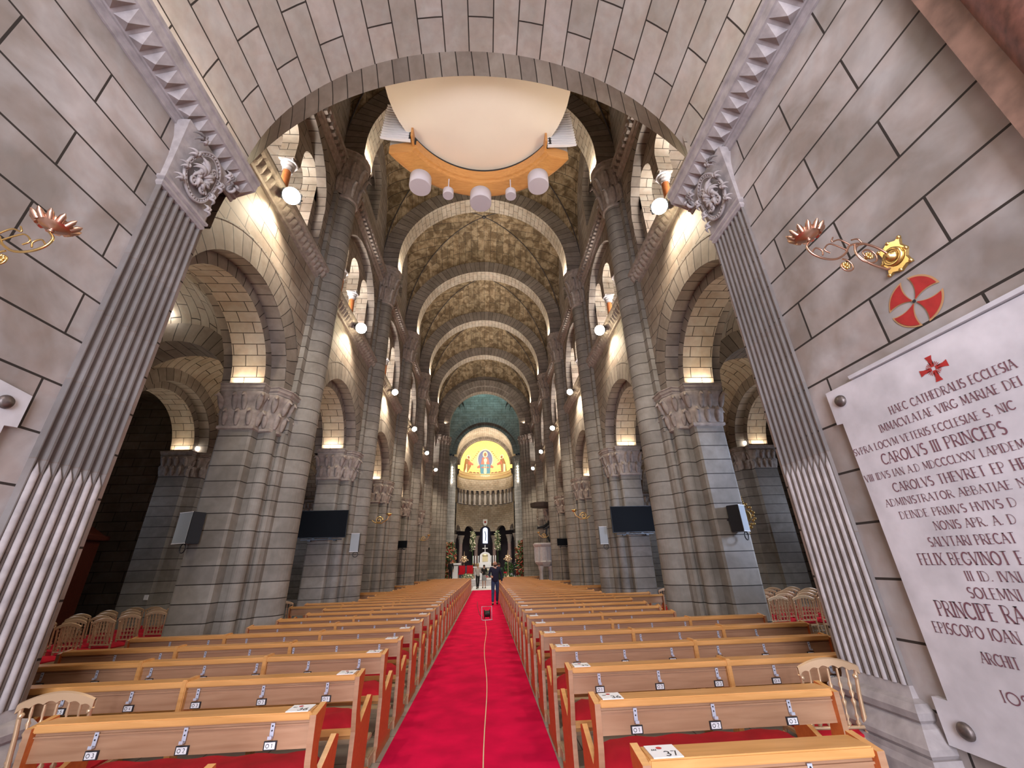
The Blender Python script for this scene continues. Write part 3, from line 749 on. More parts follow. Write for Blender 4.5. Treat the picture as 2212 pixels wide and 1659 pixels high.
# ================================================================== crossing, chancel, apse
yc6 = PY[5]
g = G(); F = FY(yc6)
for dd, r0, r1 in ((-.45, 3.45, 4.0), (-.20, 3.0, 3.46), (.45, 3.0, 4.0)):
    ring(g, F, dd, XA, 12.75, r0, r1, 0, 48)
    for q in (-1, 1): rect(g, F, XA + min(q * r0, q * r1), XA + max(q * r0, q * r1), 11.6, 12.75, dd, 0)
soffit(g, F, -.45, -.20, XA, 12.75, 3.45, 0, 48, zb=11.6); soffit(g, F, -.20, .45, XA, 12.75, 3.0, 1, 48, zb=11.6)
wall_arch(g, F, -.1, XA - 4.3, XA + 4.3, 12.75, 22, XA, 12.75, 3.5, 2, 32)
struct(g.build('trim_crossing_arch', ['vous', 'soff', 'nave']))
YC2 = 41.7
def half_pier(y, inner, z1, name, lab, m='course'):
    for s in (-1, 1):
        l = [(inner, 0)] + [(inner + .28 - .28 * cos(radians(a)), .28 * sin(radians(a))) for a in (30, 60, 90)] + [(inner + .3, .42), (inner + .5, .42), (inner + .5, .62), (inner + .75, .62), (inner + .75, .9), (inner + 2.2, .9)]
        l = l + [(d, -yy) for d, yy in reversed(l[1:])]
        lp = [(XA + s * d, y + yy) for d, yy in l]
        t = empty('chancel_pier', (0, 0, 0), 0, lab % ('left' if s < 0 else 'right'), 'pier')
        g = G(); shaftx(g, lp, .3, z1 - .7, 0); g.build('pier_body', m, t)
        g = G(); mould(g, lp, [(.12, 0), (.12, .2), (.0, .32)]); g.build('base', 'cover', t)
        g = G(); capital(g, lp, z1 - .72, z1, .10, .2, .06, 0, 2, .06, 8); g.build('capital', 'carve', t)
half_pier(yc6 + .1, 2.95, 11.6, 'x', 'lower shaft group under the crossing arch on the %s side')
half_pier(YC2, 2.95, 11.9, 'x', 'tall clustered pier at the chancel steps on the %s side')
g = G()
g.add([(XA - 4.6, yc6, 0), (XA - 4.6, YC2, 0), (XA - 4.6, YC2, 23), (XA - 4.6, yc6, 23)], None); g.add([(XA + 4.6, yc6, 0), (XA + 4.6, YC2, 0), (XA + 4.6, YC2, 23), (XA + 4.6, yc6, 23)], None)
g.add([(XA - 4.6, yc6, 23), (XA + 4.6, yc6, 23), (XA + 4.6, YC2, 23), (XA - 4.6, YC2, 23)])
F = FY(YC2); wall_arch(g, F, -.3, XA - 4.6, XA + 4.6, 12.2, 23, XA, 12.2, 3.9, 0, 40)
ring(g, F, -.32, XA, 12.2, 3.4, 3.92, 1, 48); ring(g, F, -.05, XA, 12.2, 2.95, 3.42, 1, 48)
soffit(g, F, -.32, -.05, XA, 12.2, 3.4, 1, 48, zb=11.9); soffit(g, F, -.05, .6, XA, 12.2, 2.95, 2, 48, zb=11.9)
for q in (-1, 1): rect(g, F, XA + min(q * 3.9, q * 4.6), XA + max(q * 3.9, q * 4.6), 0, 12.2, -.3)
struct(g.build('wall_crossing', ['nave', 'vous', 'soff']))
# squinches in the lantern corners
for s in (-1, 1):
    g = G()
    for j, (r, dz) in enumerate(((1.7, 0), (1.35, .0), (1.0, .0), (.65, .0))):
        cx, cy = XA + s * 4.6, YC2 - .3
        off = 2.3 - j * .45; nrm = Vector((-s, -1, 0)).normalized(); al = Vector((-1 * s, 1, 0)).normalized()
        c0 = Vector((cx, cy, 16.9)) + nrm * off * .75
        P = []; 
        for rr, dd in ((r, 0), (r, -.32), (r - .22, -.32)):
            P.append([tuple(c0 + nrm * dd + al * (rr * cos(a)) + Vector((0, 0, rr * sin(a)))) for a in [pi * i / 20 for i in range(21)]])
        g.grid(P, None, 0, False)
    struct(g.build('trim_squinch', 'vous'))
# chancel barrel and apse
CY, RAP = 46.6, 3.15
g = G(); soffit(g, lambda a, d, z: (a, d, z), YC2 + .6, CY - .4, XA, 12.2, 3.25, 0, 40, zb=.5)
soffit(g, lambda a, d, z: (a, d, z), CY - .4, CY, XA, 12.2, RAP, 0, 40, zb=.5)
ring(g, FY(CY - .4), 0, XA, 12.2, RAP - .22, 3.4, 1, 48); ring(g, FY(CY - .1), 0, XA, 12.2, RAP - .30, 3.4, 1, 48)
soffit(g, FY(CY - .4), 0, .3, XA, 12.2, RAP - .22, 1, 48)
struct(g.build('ceiling_chancel', ['soff', 'vous']))
g = G()
def apz(a, z, R=RAP): return (XA + R * cos(a), CY + R * sin(a), z)
NA = 48
def apse_band(g, z0, z1, R=RAP, a0=0.0, a1=pi, m=0, n=NA, R1=None):
    P = []; UV = []
    for z, rr in ((z0, R), (z1, R1 or R)):
        P.append([apz(a0 + (a1 - a0) * i / n, z, rr) for i in range(n + 1)]); UV.append([((a0 + (a1 - a0) * i / n) * RAP, z) for i in range(n + 1)])
    g.grid(P, UV, m, True)
apse_band(g, 6.9, 8.05); apse_band(g, 9.75, 11.2); apse_band(g, 8.05, 9.75, RAP + .5, m=1)
apse_band(g, 8.05, 8.05, RAP, R1=RAP + .5)
# lower wall: seven arches between columns
NARC = 5; zs = 5.15
for j in range(NARC):
    ca = pi * (j + .5) / NARC; hw = pi / NARC / 2; ra = hw * .62
    for i in range(16):
        t0, t1 = pi - pi * i / 16, pi - pi * (i + 1) / 16
        p = [(ca - ra * cos(t0) * -1, zs + ra * RAP * sin(t0)), (ca + ra * cos(t1), zs + ra * RAP * sin(t1))]
        g.add([apz(p[0][0], p[0][1]), apz(p[1][0], p[1][1]), apz(p[1][0], 6.9), apz(p[0][0], 6.9)], [(p[0][0] * RAP, p[0][1]), (p[1][0] * RAP, p[1][1]), (p[1][0] * RAP, 6.9), (p[0][0] * RAP, 6.9)])
        q = [apz(p[0][0], p[0][1]), apz(p[1][0], p[1][1]), apz(p[1][0], p[1][1], RAP + .5), apz(p[0][0], p[0][1], RAP + .5)]; g.add(q)
    for sg in (-1, 1): apse_band(g, zs, 6.9, a0=min(ca + sg * ra, ca + sg * hw), a1=max(ca + sg * ra, ca + sg * hw), n=3)
struct(g.build('wall_apse', ['soff', 'cover']))
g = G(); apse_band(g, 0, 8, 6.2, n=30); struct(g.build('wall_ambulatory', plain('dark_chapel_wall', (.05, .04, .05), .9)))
g = G(); apse_band(g, 6.9, 6.9, RAP, R1=6.2); struct(g.build('ceiling_ambulatory', 'cover'))
for j in range(NARC + 1):
    a = pi * j / NARC; x, y, _ = apz(a, 0, RAP + .22)
    t = empty('apse_column', (x, y, .5), 0, 'pinkish stone column of the apse, %s' % ['at its right end', 'right of the high altar', 'behind the altar, right of the narrow window', 'behind the altar, left of the narrow window', 'left of the high altar', 'at its left end'][j], 'column', 'columns round the apse')
    gg = G(); gg.lathe([(.22, .25), (.20, 3.3)], (0, 0, 0), 18); gg.build('shaft', plain('pink_granite_%d' % j, (.34, .24, .22), .4, noise=.2, nscale=14), t)
    gg = G(); gg.lathe([(.32, 0), (.32, .1), (.26, .16), (.28, .2), (.22, .26)], (0, 0, 0), 18); gg.build('base', 'marble', t)
    gg = G(); circ = [(.2 * cos(2 * pi * i / 24), .2 * sin(2 * pi * i / 24)) for i in range(24)]; capital(gg, circ, 3.3, 4.2, .17, .13, .05, 0, 2, .05, 8); gg.build('capital', 'carve', t)
# gallery colonnettes of the apse
for j in range(15):
    a = pi * (j + .5) / 15
    if not (.30 < a < pi - .30): continue
    x, y, _ = apz(a, 0, RAP - .02)
    t = empty('apse_gallery_colonnette', (x, y, 8.1), 0, 'short column of the curved gallery under the gold mosaic, %s from the left' % ['', 'thirteenth', 'twelfth', 'eleventh', 'tenth', 'ninth', 'eighth', 'seventh', 'sixth', 'fifth', 'fourth', 'third', 'second', 'first', ''][j + 0], 'column', 'short columns of the apse gallery')
    gg = G(); gg.lathe([(.19, 0), (.19, .08), (.13, .14), (.18, .5), (.12, 1.15)], (0, 0, 0), 14); gg.build('shaft', 'marble', t)
    gg = G(); gg.lathe([(.10, 1.15), (.13, 1.2), (.10, 1.23), (.18, 1.5), (.19, 1.62)], (0, 0, 0), 14); gg.build('capital', 'carve', t)
g = G()
P = [[apz(pi * i / NA, z, RAP - o) for i in range(NA + 1)] for o, z in ((0, 11.05), (.10, 11.12), (.12, 11.22), (.16, 11.30), (.16, 11.62), (.26, 11.68), (.26, 11.76), (.0, 11.8))]
g.grid(P, None, 0, False)
for i in range(90):
    a = pi * (i + .5) / 90; w = .010
    g.add([apz(a - w, 11.34, RAP - .19), apz(a + w, 11.34, RAP - .19), apz(a, 11.58, RAP - .19)], None, 1)
struct(g.build('trim_apse_cornice', [plain('gilt_cornice', (.45, .34, .17), .5, .3), M['mosbr']]))
# semidome with a gold ground
SZ = 12.2
def dome(a, e, R=RAP - .02):
    """a: angle round (0 right, pi left), e: elevation"""
    return (XA + R * cos(a) * cos(e), CY + R * sin(a) * cos(e) * .98, SZ + R * sin(e))
g = G(); apse_band(g, 11.75, SZ, RAP - .02)
g.grid([[dome(pi * i / 40, pi / 2 * j / 16) for i in range(41)] for j in range(17)], None, 0, True); struct(g.build('ceiling_apse', 'mosaic'))
# figures of the mosaic: blue halo with a seated figure, two standing side figures
mos = empty('mosaic_figures', (0, 0, 0), 0, 'gold apse mosaic of a seated figure in a blue oval between two standing figures', 'mosaic')
def onapse(x, z, off=.0):
    """project a front-view point on to the drum or dome"""
    R = RAP - .05 - off; x *= 1.18; z = 13.0 + (z - 13.1) * 1.22 + .02
    if z <= SZ: dz = 0
    else: dz = z - SZ
    rr = R * R - dz * dz - (x) ** 2
    return (XA + x, CY + sqrt(max(rr, .001)) * .98, z)
def patch(g, pts, m=0, off=.0):
    c = (sum(p[0] for p in pts) / len(pts), sum(p[1] for p in pts) / len(pts)); n = len(pts)
    R = [[onapse(c[0] + (p[0] - c[0]) * f, c[1] + (p[1] - c[1]) * f, off) for p in pts + [pts[0]]] for f in (.01, .25, .5, .75, 1)]
    g.grid(R, None, m, True)
def oval(cx, cz, rx, rz, n=28): return [(cx + rx * cos(2 * pi * i / n), cz + rz * sin(2 * pi * i / n)) for i in range(n)]
MZ = 13.1
g = G(); patch(g, oval(0, MZ + .35, .86, .95), 0, .01); patch(g, oval(0, MZ + .35, .74, .83), 1, .03); g.build('oval', ['mosw', 'mosb'], mos)
g = G()
patch(g, [(-.30, MZ + .55), (.30, MZ + .55), (.45, MZ - .1), (.62, MZ - .45), (-.62, MZ - .45), (-.45, MZ - .1)], 0, .05)
patch(g, [(-.55, MZ - .1), (.55, MZ - .1), (.48, MZ - 1.0), (.12, MZ - 1.15), (-.12, MZ - 1.15), (-.48, MZ - 1.0)], 1, .07)
patch(g, [(-.10, MZ + .2), (.10, MZ + .2), (.16, MZ - .9), (0, MZ - 1.1), (-.16, MZ - .9)], 2, .09)
patch(g, oval(0, MZ + .82, .26, .28), 2, .06); patch(g, oval(0, MZ + .80, .14, .17), 3, .09); patch(g, oval(.02, MZ + .28, .17, .2), 2, .10)
patch(g, oval(0, MZ - 1.2, .7, .22), 4, .04); patch(g, oval(0, MZ - 1.2, .5, .14), 2, .06)
for q in (-1, 1): patch(g, [(q * .5, MZ - .1), (q * .85, MZ - .35), (q * .8, MZ - .5), (q * .45, MZ - .4)], 0, .06)
g.build('seated_figure', ['mosr', 'blue', 'mosw', 'mosbr', 'mosr'], mos)
for q in (-1, 1):
    g = G(); bx = q * 1.75
    patch(g, [(bx - .22, MZ + .25), (bx + .12, MZ + .3), (bx + .32 * 1, MZ - .3), (bx + q * .28 + .12, MZ - 1.25), (bx + q * .15 - .25, MZ - 1.3)], 0, .02)
    patch(g, [(bx - q * .1, MZ + .15), (bx - q * .55, MZ - .1), (bx - q * .5, MZ - .25), (bx, MZ - .2)], 1, .04)
    patch(g, oval(bx - q * .05, MZ + .45, .20, .2), 2, .03); patch(g, oval(bx - q * .07, MZ + .43, .10, .12), 3, .05)
    patch(g, [(bx + q * .1, MZ - .2), (bx + q * .3, MZ - .3), (bx + q * .3, MZ - 1.2), (bx + q * .1, MZ - 1.25)], 2, .04)
    # cloud scrolls beside the throne and leaf sprays above
    for i in range(5): patch(g, oval(q * (.75 + .18 * i), MZ - 1.0 - .12 * (i % 2), .17, .14, 14), 2 if i % 2 else 3, .03 + .01 * i)
    for i in range(6): patch(g, oval(q * (.7 + .13 * i), MZ + 1.02 - .16 * i, .09, .03, 10), 3, .03)
    g.build('standing_figure', ['mosbr', 'mosr', 'mosw', 'mosbr'], mos)
# sanctuary floor and steps
g = G(); g.box(XA - 5.5, XA + 5.5, 38.4, 50, .32, .48); g.box(XA - 5.8, XA + 5.8, 38.0, 38.4, 0, .32); g.box(XA - 6.1, XA + 6.1, 37.6, 38.0, 0, .16); g.box(XA - 5.5, XA + 5.5, 38.4, 50, 0, .32)
struct(g.build('floor_sanctuary', 'marble'))
g = G(); g.box(XA - .95, XA + .95, 32.0, 37.6, .0, .02); struct(g.build('floor_white_path', 'white'))

# ================================================================== floor things: carpet, pews
CZ = .012
t = G(); ny = 60; P = []
for i in range(ny + 1):
    y = .6 + 31.3 * i / ny
    P.append([(-.945 + 1.575 * j / 6, y, .012) for j in range(7)])
t.grid(P, None, 0, True); t.box(-.945, .63, .6, 31.9, .001, .010)
o = t.build('carpet', 'carpet'); tag(o, 'long red carpet runner down the middle aisle', 'carpet')

# letters made of strokes (for cards, number plates and the plaque)
def arcp(cx, cy, rx, ry, a0, a1, n=10): return [(cx + rx * cos(radians(a0 + (a1 - a0) * i / n)), cy + ry * sin(radians(a0 + (a1 - a0) * i / n))) for i in range(n + 1)]
GL = {  # width, strokes; each stroke (points, thick)
'A': (.72, [([(.0, 0), (.36, 1)], 0), ([(.36, 1), (.72, 0)], 1), ([(.13, .36), (.59, .36)], 0)]),
'B': (.6, [([(.06, 0), (.06, 1)], 1), ([(.06, 1)] + arcp(.28, .76, .24, .24, 90, -90, 8) + [(.06, .52)], 0), ([(.06, .52)] + arcp(.3, .26, .28, .26, 90, -90, 8) + [(.06, 0)], 0)]),
'C': (.72, [(arcp(.42, .5, .40, .5, 45, 315, 18), 1)]),
'D': (.72, [([(.06, 0), (.06, 1)], 1), ([(.06, 1)] + arcp(.26, .5, .44, .5, 90, -90, 14) + [(.06, 0)], 0)]),
'E': (.52, [([(.06, 0), (.06, 1)], 1), ([(.06, 1), (.5, 1)], 0), ([(.06, .5), (.4, .5)], 0), ([(.06, 0), (.5, 0)], 0)]),
'F': (.5, [([(.06, 0), (.06, 1)], 1), ([(.06, 1), (.48, 1)], 0), ([(.06, .5), (.38, .5)], 0)]),
'G': (.74, [(arcp(.42, .5, .40, .5, 45, 330, 18), 1), ([(.5, .42), (.76, .42), (.76, .1)], 0)]),
'H': (.68, [([(.06, 0), (.06, 1)], 1), ([(.62, 0), (.62, 1)], 1), ([(.06, .5), (.62, .5)], 0)]),
'I': (.16, [([(.08, 0), (.08, 1)], 1)]),
'L': (.5, [([(.06, 0), (.06, 1)], 1), ([(.06, 0), (.48, 0)], 0)]),
'M': (.86, [([(.06, 0), (.10, 1)], 0), ([(.10, 1), (.43, .1)], 1), ([(.43, .1), (.76, 1)], 0), ([(.76, 1), (.80, 0)], 1)]),
'N': (.7, [([(.06, 0), (.06, 1)], 0), ([(.06, 1), (.64, 0)], 1), ([(.64, 0), (.64, 1)], 0)]),
'O': (.8, [(arcp(.4, .5, .38, .5, 90, 450, 24), 1)]),
'P': (.56, [([(.06, 0), (.06, 1)], 1), ([(.06, 1)] + arcp(.28, .74, .26, .26, 90, -90, 8) + [(.06, .48)], 0)]),
'R': (.64, [([(.06, 0), (.06, 1)], 1), ([(.06, 1)] + arcp(.28, .74, .26, .26, 90, -90, 8) + [(.06, .48)], 0), ([(.28, .48), (.66, 0)], 1)]),
'S': (.5, [(arcp(.26, .75, .22, .25, 40, 270, 9) + arcp(.26, .25, .24, .25, 90, -140, 9), 1)]),
'T': (.64, [([(.32, 0), (.32, 1)], 1), ([(.02, 1), (.62, 1)], 0)]),
'V': (.68, [([(.0, 1), (.34, 0)], 1), ([(.34, 0), (.68, 1)], 0)]),
'X': (.64, [([(.02, 1), (.62, 0)], 1), ([(.02, 0), (.62, 1)], 0)]),
'.': (.2, [([(.08, .0), (.08, .1)], 1)]), ' ': (.36, []),
'1': (.4, [([(.08, .8), (.24, 1), (.24, 0)], 1)]), '2': (.56, [(arcp(.28, .74, .24, .26, 160, -40, 8) + [(.04, 0), (.54, 0)], 1)]),
'3': (.56, [(arcp(.26, .75, .22, .25, 150, -90, 8) + arcp(.26, .26, .25, .26, 90, -150, 9), 1)]),
'4': (.6, [([(.42, 0), (.42, 1), (.04, .3), (.58, .3)], 1)]), '5': (.56, [([(.5, 1), (.12, 1), (.08, .56)] + arcp(.26, .32, .26, .32, 110, -150, 10), 1)]),
'6': (.56, [([(.46, 1), (.2, .72)] + arcp(.28, .28, .24, .28, 150, 510, 16), 1)]), '7': (.56, [([(.04, 1), (.52, 1), (.2, 0)], 1)]),
}
def text_mesh(g, txt, F, x, y, h, wx=1.0, th=.13, tn=.055, serif=True, m=0, sp=.16):
    """F(u,v)->3D ; draws strokes as flat strips; returns end x"""
    for ch in txt:
        w, st = GL[ch]
        for pts, thick in st:
            r = (th if thick else tn) * h * .5
            q = [(x + p[0] * h * wx, y + p[1] * h) for p in pts]
            L = []; R_ = []
            for i, p in enumerate(q):
                a = q[max(i - 1, 0)]; b = q[min(i + 1, len(q) - 1)]; dx, dy = b[0] - a[0], b[1] - a[1]; l = hypot(dx, dy) or 1
                L.append((p[0] - dy / l * r, p[1] + dx / l * r)); R_.append((p[0] + dy / l * r, p[1] - dx / l * r))
            for i in range(len(q) - 1): g.add([F(*L[i]), F(*R_[i]), F(*R_[i + 1]), F(*L[i + 1])], None, m)
            if serif and ch not in '.':
                for e in (q[0], q[-1]):
                    if abs(e[1] - y) < .02 * h or abs(e[1] - y - h) < .02 * h:
                        if abs(q[0][1] - q[-1][1]) > .3 * h:
                            w2 = .11 * h; t2 = .025 * h; g.add([F(e[0] - w2, e[1] - t2), F(e[0] + w2, e[1] - t2), F(e[0] + w2, e[1] + t2), F(e[0] - w2, e[1] + t2)], None, m)
        x += (w + sp) * h * wx
    return x
def text_w(txt, h, wx=1.0, sp=.16): return sum((GL[c][0] + sp) * h * wx for c in txt)

# ---- pews. local frame: x along the bench, y towards the altar, origin at the aisle end under the back rail
ENDP = [(-.04, 0), (-.04, .07), (.0, .10), (.015, .30), (.03, .46), (.0, .60), (-.01, .82), (.15, .845), (.155, .80), (.10, .66), (.12, .55), (.17, .48), (.44, .60), (.50, .58), (.47, .42), (.42, .10), (.56, .07), (.56, 0)]
def end_panel(x0, x1):
    g = G(); n = len(ENDP)
    A = [(x0, y, z) for y, z in ENDP]; B = [(x1, y, z) for y, z in ENDP]
    for i in range(n):
        j = (i + 1) % n; up = ENDP[i][1] > .44 and ENDP[j][1] > .44
        g.add([A[i], A[j], B[j], B[i]], None, 2 if ENDP[i][0] <= .031 and ENDP[j][0] <= .031 else 1 if up else 0)  # camera-facing edges take the paler daylight tone
    # fan the concave outline in three convex pieces
    for P in (A, B):
        for q in ((0, 1, 2, 15, 16, 17), (2, 3, 4, 11, 15), (4, 5, 9, 10, 11), (5, 6, 7, 8, 9), (11, 12, 13, 14, 15)):
            g.add([P[i] for i in q])
    return g
pew_n = 0
PLATE = {}
WORDN = ['first', 'second', 'third', 'fourth', 'fifth', 'sixth', 'seventh', 'eighth', 'ninth', 'tenth', 'eleventh', 'twelfth', 'thirteenth', 'fourteenth', 'fifteenth', 'sixteenth', 'seventeenth', 'eighteenth', 'nineteenth', 'twentieth']
def wordn(i):
    if i < 20: return WORDN[i]
    if i < 29: return 'twenty-' + WORDN[i - 20]
    if i == 29: return 'thirtieth'
    return 'thirty-' + WORDN[i - 30]
def pew(s, i):
    y = (2.2, 3.05, 3.95, 4.83, 5.65)[i] if i < 5 and s < 0 else (2.16, 2.98, 3.84, 4.72, 5.62)[i] if i < 5 else 6.52 + .88 * (i - 5); sd = 'left' if s < 0 else 'right'; num = 37 - i
    x0 = (-1.0 if s < 0 else .65)
    if s < 0 and i == 0: x0 = -1.17
    LX = {0: 2.4, 1: 2.60, 2: 3.66, 3: 4.45, 4: 4.78, 5: 4.72, 6: 3.66, 7: 3.62}; RXX = {0: 1.72, 1: 2.20, 2: 3.3, 3: 3.6, 4: 4.05, 5: 4.06, 6: 3.1, 7: 3.2}
    if s < 0: out = LX.get(i)
    else: out = RXX.get(i)
    if out is None:
        near = min(abs(y + .1 - p) for p in PY)
        out = (3.38 if near < 1.5 else 4.45) + (.1 if s < 0 else -.1)
    if s > 0 and 23.8 < y < 28.2: out = 2.85
    ln = abs(out - abs(x0)) if s < 0 else out - x0
    D = lambda a: s * a
    t = empty('pew', (x0, y, 0), 0, 'oak pew %s of the red carpet, %s row from the camera' % (sd, wordn(i)), 'pew', 'oak pews with red seat pads')
    def bx(g, a0, a1, *r, m=0): g.box(min(D(a0), D(a1)), max(D(a0), D(a1)), *r, m)
    def rb(g, a0, a1, y0, y1, z0, z1, r=.006, m=0): g.rbox(min(D(a0), D(a1)), max(D(a0), D(a1)), y0, y1, z0, z1, r, m)
    g = G(); rb(g, .035, ln - .035, .0, .14, .795, .835); g.build('top_rail', 'wood', t)
    g = G(); bx(g, .035, ln - .035, .03, .055, .655, .795); bx(g, .035, ln - .035, .020, .032, .768, .776, m=0); bp = g.build('back_panel', 'woodp', t)
    g = G(); rb(g, .035, ln - .035, .14, .50, .385, .42); g.build('seat_board', 'wood', t)
    g = G(); rb(g, .05, ln - .05, -.20, -.04, .19, .225); g.build('kneeler', 'kneel', t)
    g = G(); bx(g, .035, ln - .035, .10, .13, .42, .46); g.build('lower_rail', 'wood', t)
    end_panel(min(D(0), D(.035)), max(D(0), D(.035))).build('end_panel', ['woodend', 'wood', 'woodp'], t)
    end_panel(min(D(ln), D(ln - .035)), max(D(ln), D(ln - .035))).build('end_panel', ['woodend', 'wood', 'woodp'], t)
    g = G(); rb(g, .02, .10, -.235, .02, .0, .10, .012); g.build('foot_block', 'kneel', t)
    nsec = max(1, int(round(ln / (1.62 if i < 3 else 1.2))))
    for q in range(1, nsec):
        a = ln * q / nsec
        g = G(); rb(g, a - .02, a + .02, -.008, .155, .60, .848); bx(g, a - .02, a + .02, .0, .10, .0, .60); g.build('post', 'wood', t)
    nk = int((ln - .02) / .487)
    if i < 9:
        for q in range(nk):
            a = .25 + .487 * q
            if a > ln - .1: break
            c = D(a)
            g = G(); g.box(c - .011, c + .011, .016, .020, .722, .785); g.box(c - .011, c + .011, -.004, .018, .714, .720)
            g.box(c - .011, c + .011, -.006, -.003, .714, .729)
            for zz in (.772, .75): g.ball((c, .0155, zz), .0045, 1, 4)
            g.build('bag_hook', ['steel', 'ink'], bp)
            g = G(); g.box(c - .036, c + .036, .020, .028, .658, .700, 0); g.box(c - .029, c + .029, .0175, .021, .663, .695, 1)
            if i < 5:
                g.tube([(c - .013 + .009 * cos(u), .0165, .679 + .009 * sin(u)) for u in [2 * pi * v / 10 for v in range(11)]], .0015, 4, 2)
                text_mesh(g, str(min(q + 1, 7)), lambda u, v: (u, .0168, v), c + .008, .670, .019, 1.0, .16, .12, False, 2)
            g.build('seat_number_plate', [M['ink'], M['card'], M['ink']], bp)
    # red pad on the seat
    def pad(a0, a1, lab):
        nx, nyy = max(6, int((a1 - a0) / .06)), 8; rr = random.Random(i * 7 + s); P = []
        ph = rr.random() * 6
        for u in range(nx + 1):
            row = []; xx = a0 + (a1 - a0) * u / nx; eu = min(1, min(u, nx - u) / 2.0)
            for v in range(nyy + 1):
                ev = min(1, min(v, nyy - v) / 2.0); bul = (eu ** .5) * (ev ** .5)
                zz = .421 + .018 + .085 * bul + .006 * sin(xx * 22 + v * .9 + ph) * bul
                row.append((x0 + D(xx), y + .13 + .37 * v / nyy, zz))
            P.append(row)
        gg = G(); gg.grid(P, None, 0, True); gg.box(min(x0 + D(a0), x0 + D(a1)), max(x0 + D(a0), x0 + D(a1)), y + .13, y + .50, .421, .434)
        o = gg.build('seat_cushion', 'velvet'); tag(o, lab, 'cushion', 'red pads on the pews')
    if ln > 1.6 and i < 2:
        cut = ln * (.80 if s < 0 else .72)
        pad(.05, cut, 'long red seat pad on the %s pew, %s row from the camera' % (sd, wordn(i)))
        pad(cut + .06, ln - .08, 'short red seat pad at the wall end, %s pew, %s row' % (sd, wordn(i)))
    else:
        pad(.05, ln - .08, 'long red seat pad on the %s pew, %s row from the camera' % (sd, wordn(i)))
    # card with the row number
    if i < 16:
        o = G(); a0, a1 = (.055, .185); X0, X1 = sorted((x0 + D(a0), x0 + D(a1))); zt = .8365
        o.box(X0, X1, y + .0, y + .125, zt, zt + .004, 0)
        if i < 6:
            Fc = lambda u, v: (X0 + u, y + v, zt + .0055)
            text_mesh(o, str(num), Fc, .060, .010, .044, 1.0, .12, .10, False, 1)
            o.add([Fc(.056 + .013 * cos(v), .090 + .012 * sin(v)) for v in [2 * pi * w / 14 for w in range(14)]], None, 2)
            for q in range(3): o.add([Fc(.015 + .008 * q, .066), Fc(.02 + .008 * q, .066 + .018), Fc(.023 + .008 * q, .07)], None, 1)
        ob = o.build('row_number_card', ['card', 'ink', 'redink']); tag(ob, 'white card on the aisle end of the %s pew, %s row from the camera' % (sd, wordn(i)), 'card', 'row number cards on the pews')
for i in range(33):
    for s in (-1, 1): pew(s, i)

# ------------------------------------------------------------------ gilt chairs
def chair_proto():
    t = empty('gilt_chair', (0, 0, 0))
    g = G(); P = []
    for u in range(9):
        P.append([(-.20 + .40 * u / 8, -.19 + .38 * v / 8, .455 + .05 * (min(1, min(u, 8 - u) / 2) * min(1, min(v, 8 - v) / 2)) ** .5) for v in range(9)])
    g.grid(P, None, 0, True); g.box(-.20, .20, -.19, .19, .44, .456); g.build('seat_pad', 'velvet', t)
    g = G(); g.rbox(-.215, .215, -.205, .205, .405, .44, .008); g.build('seat_frame', 'gold2', t)
    for sx in (-1, 1):
        g = G(); g.tube([(sx * .185, .185, .41), (sx * .19, .19, .2), (sx * .195, .20, 0)], [.016, .013, .011], 8)
        for z in (.36, .30, .12): g.ball((sx * .19, .188, z), .019, 0, 5)
        g.build('leg', 'gold2', t)
        g = G(); g.tube([(sx * .20, -.24, 0), (sx * .19, -.20, .25), (sx * .185, -.19, .43), (sx * .19, -.225, .70), (sx * .20, -.25, .86)], [.012, .014, .016, .013, .012], 8)
        for z, yy in ((.52, -.20), (.56, -.204), (.80, -.24)): g.ball((sx * .19, yy, z), .018, 0, 5)
        g.build('back_leg', 'gold2', t)
    for z in (.16, .24):
        g = G()
        for sx in (-1, 1): g.tube([(sx * .19, .19, z), (sx * .192, -.20, z)], .008, 6)
        g.tube([(-.19, .19, z), (.19, .19, z)], .008, 6); g.build('stretcher', 'gold2', t)
    # arched crest rail, spindles with turned beads, lower rail
    g = G(); n = 36; P = []
    for i in range(n + 1):
        x = -.215 + .43 * i / n; q = 1 - (x / .215) ** 2; z1 = .862 + .052 * q; z0 = .828 + .045 * q + .014 * abs(sin(pi * (x + .215) / .43 * 6)) - .012; y = -.252
        P.append([(x, y - .012, z0), (x, y - .012, z1), (x, y + .0, z1 + .008), (x, y + .012, z1), (x, y + .012, z0)])
    g.grid(P, None, 0, False, True); g.build('crest_rail', 'gold2', t)
    g = G(); g.tube([(-.19, -.205, .50), (.19, -.205, .50)], .011, 6); g.build('back_rail', 'gold2', t)
    for j in range(5):
        x = -.135 + .0675 * j
        g = G(); g.lathe([(.006, 0), (.019, .02), (.006, .04), (.015, .06), (.006, .08), (.009, .12), (.018, .15), (.006, .17), (.018, .20), (.006, .22), (.015, .25), (.006, .27), (.010, .30), (.007, .35)], (0, 0, 0), 6,
                         T=lambda a, b, c, x=x: (x + a, -.205 + b - c * .13, .505 + c))
        g.build('spindle', 'gold2', t)
    return t
chp = chair_proto(); chp_kids = list(chp.children)
CH = []
for r, y in enumerate((6.4, 7.1, 7.75, 8.35, 8.95, 9.55, 10.2, 10.9, 11.6)):
    for c, x in enumerate((-6.75, -7.25, -7.75, -8.2)):
        if y > 10.5 and x > -7: continue
        if x < -8 and abs(y - 8.71) < 1.4: continue
        CH.append(('left', c, r, x, y))
for c, x in enumerate((-5.75, -6.25)): CH.append(('left', c + 4, 0, x, 6.0))
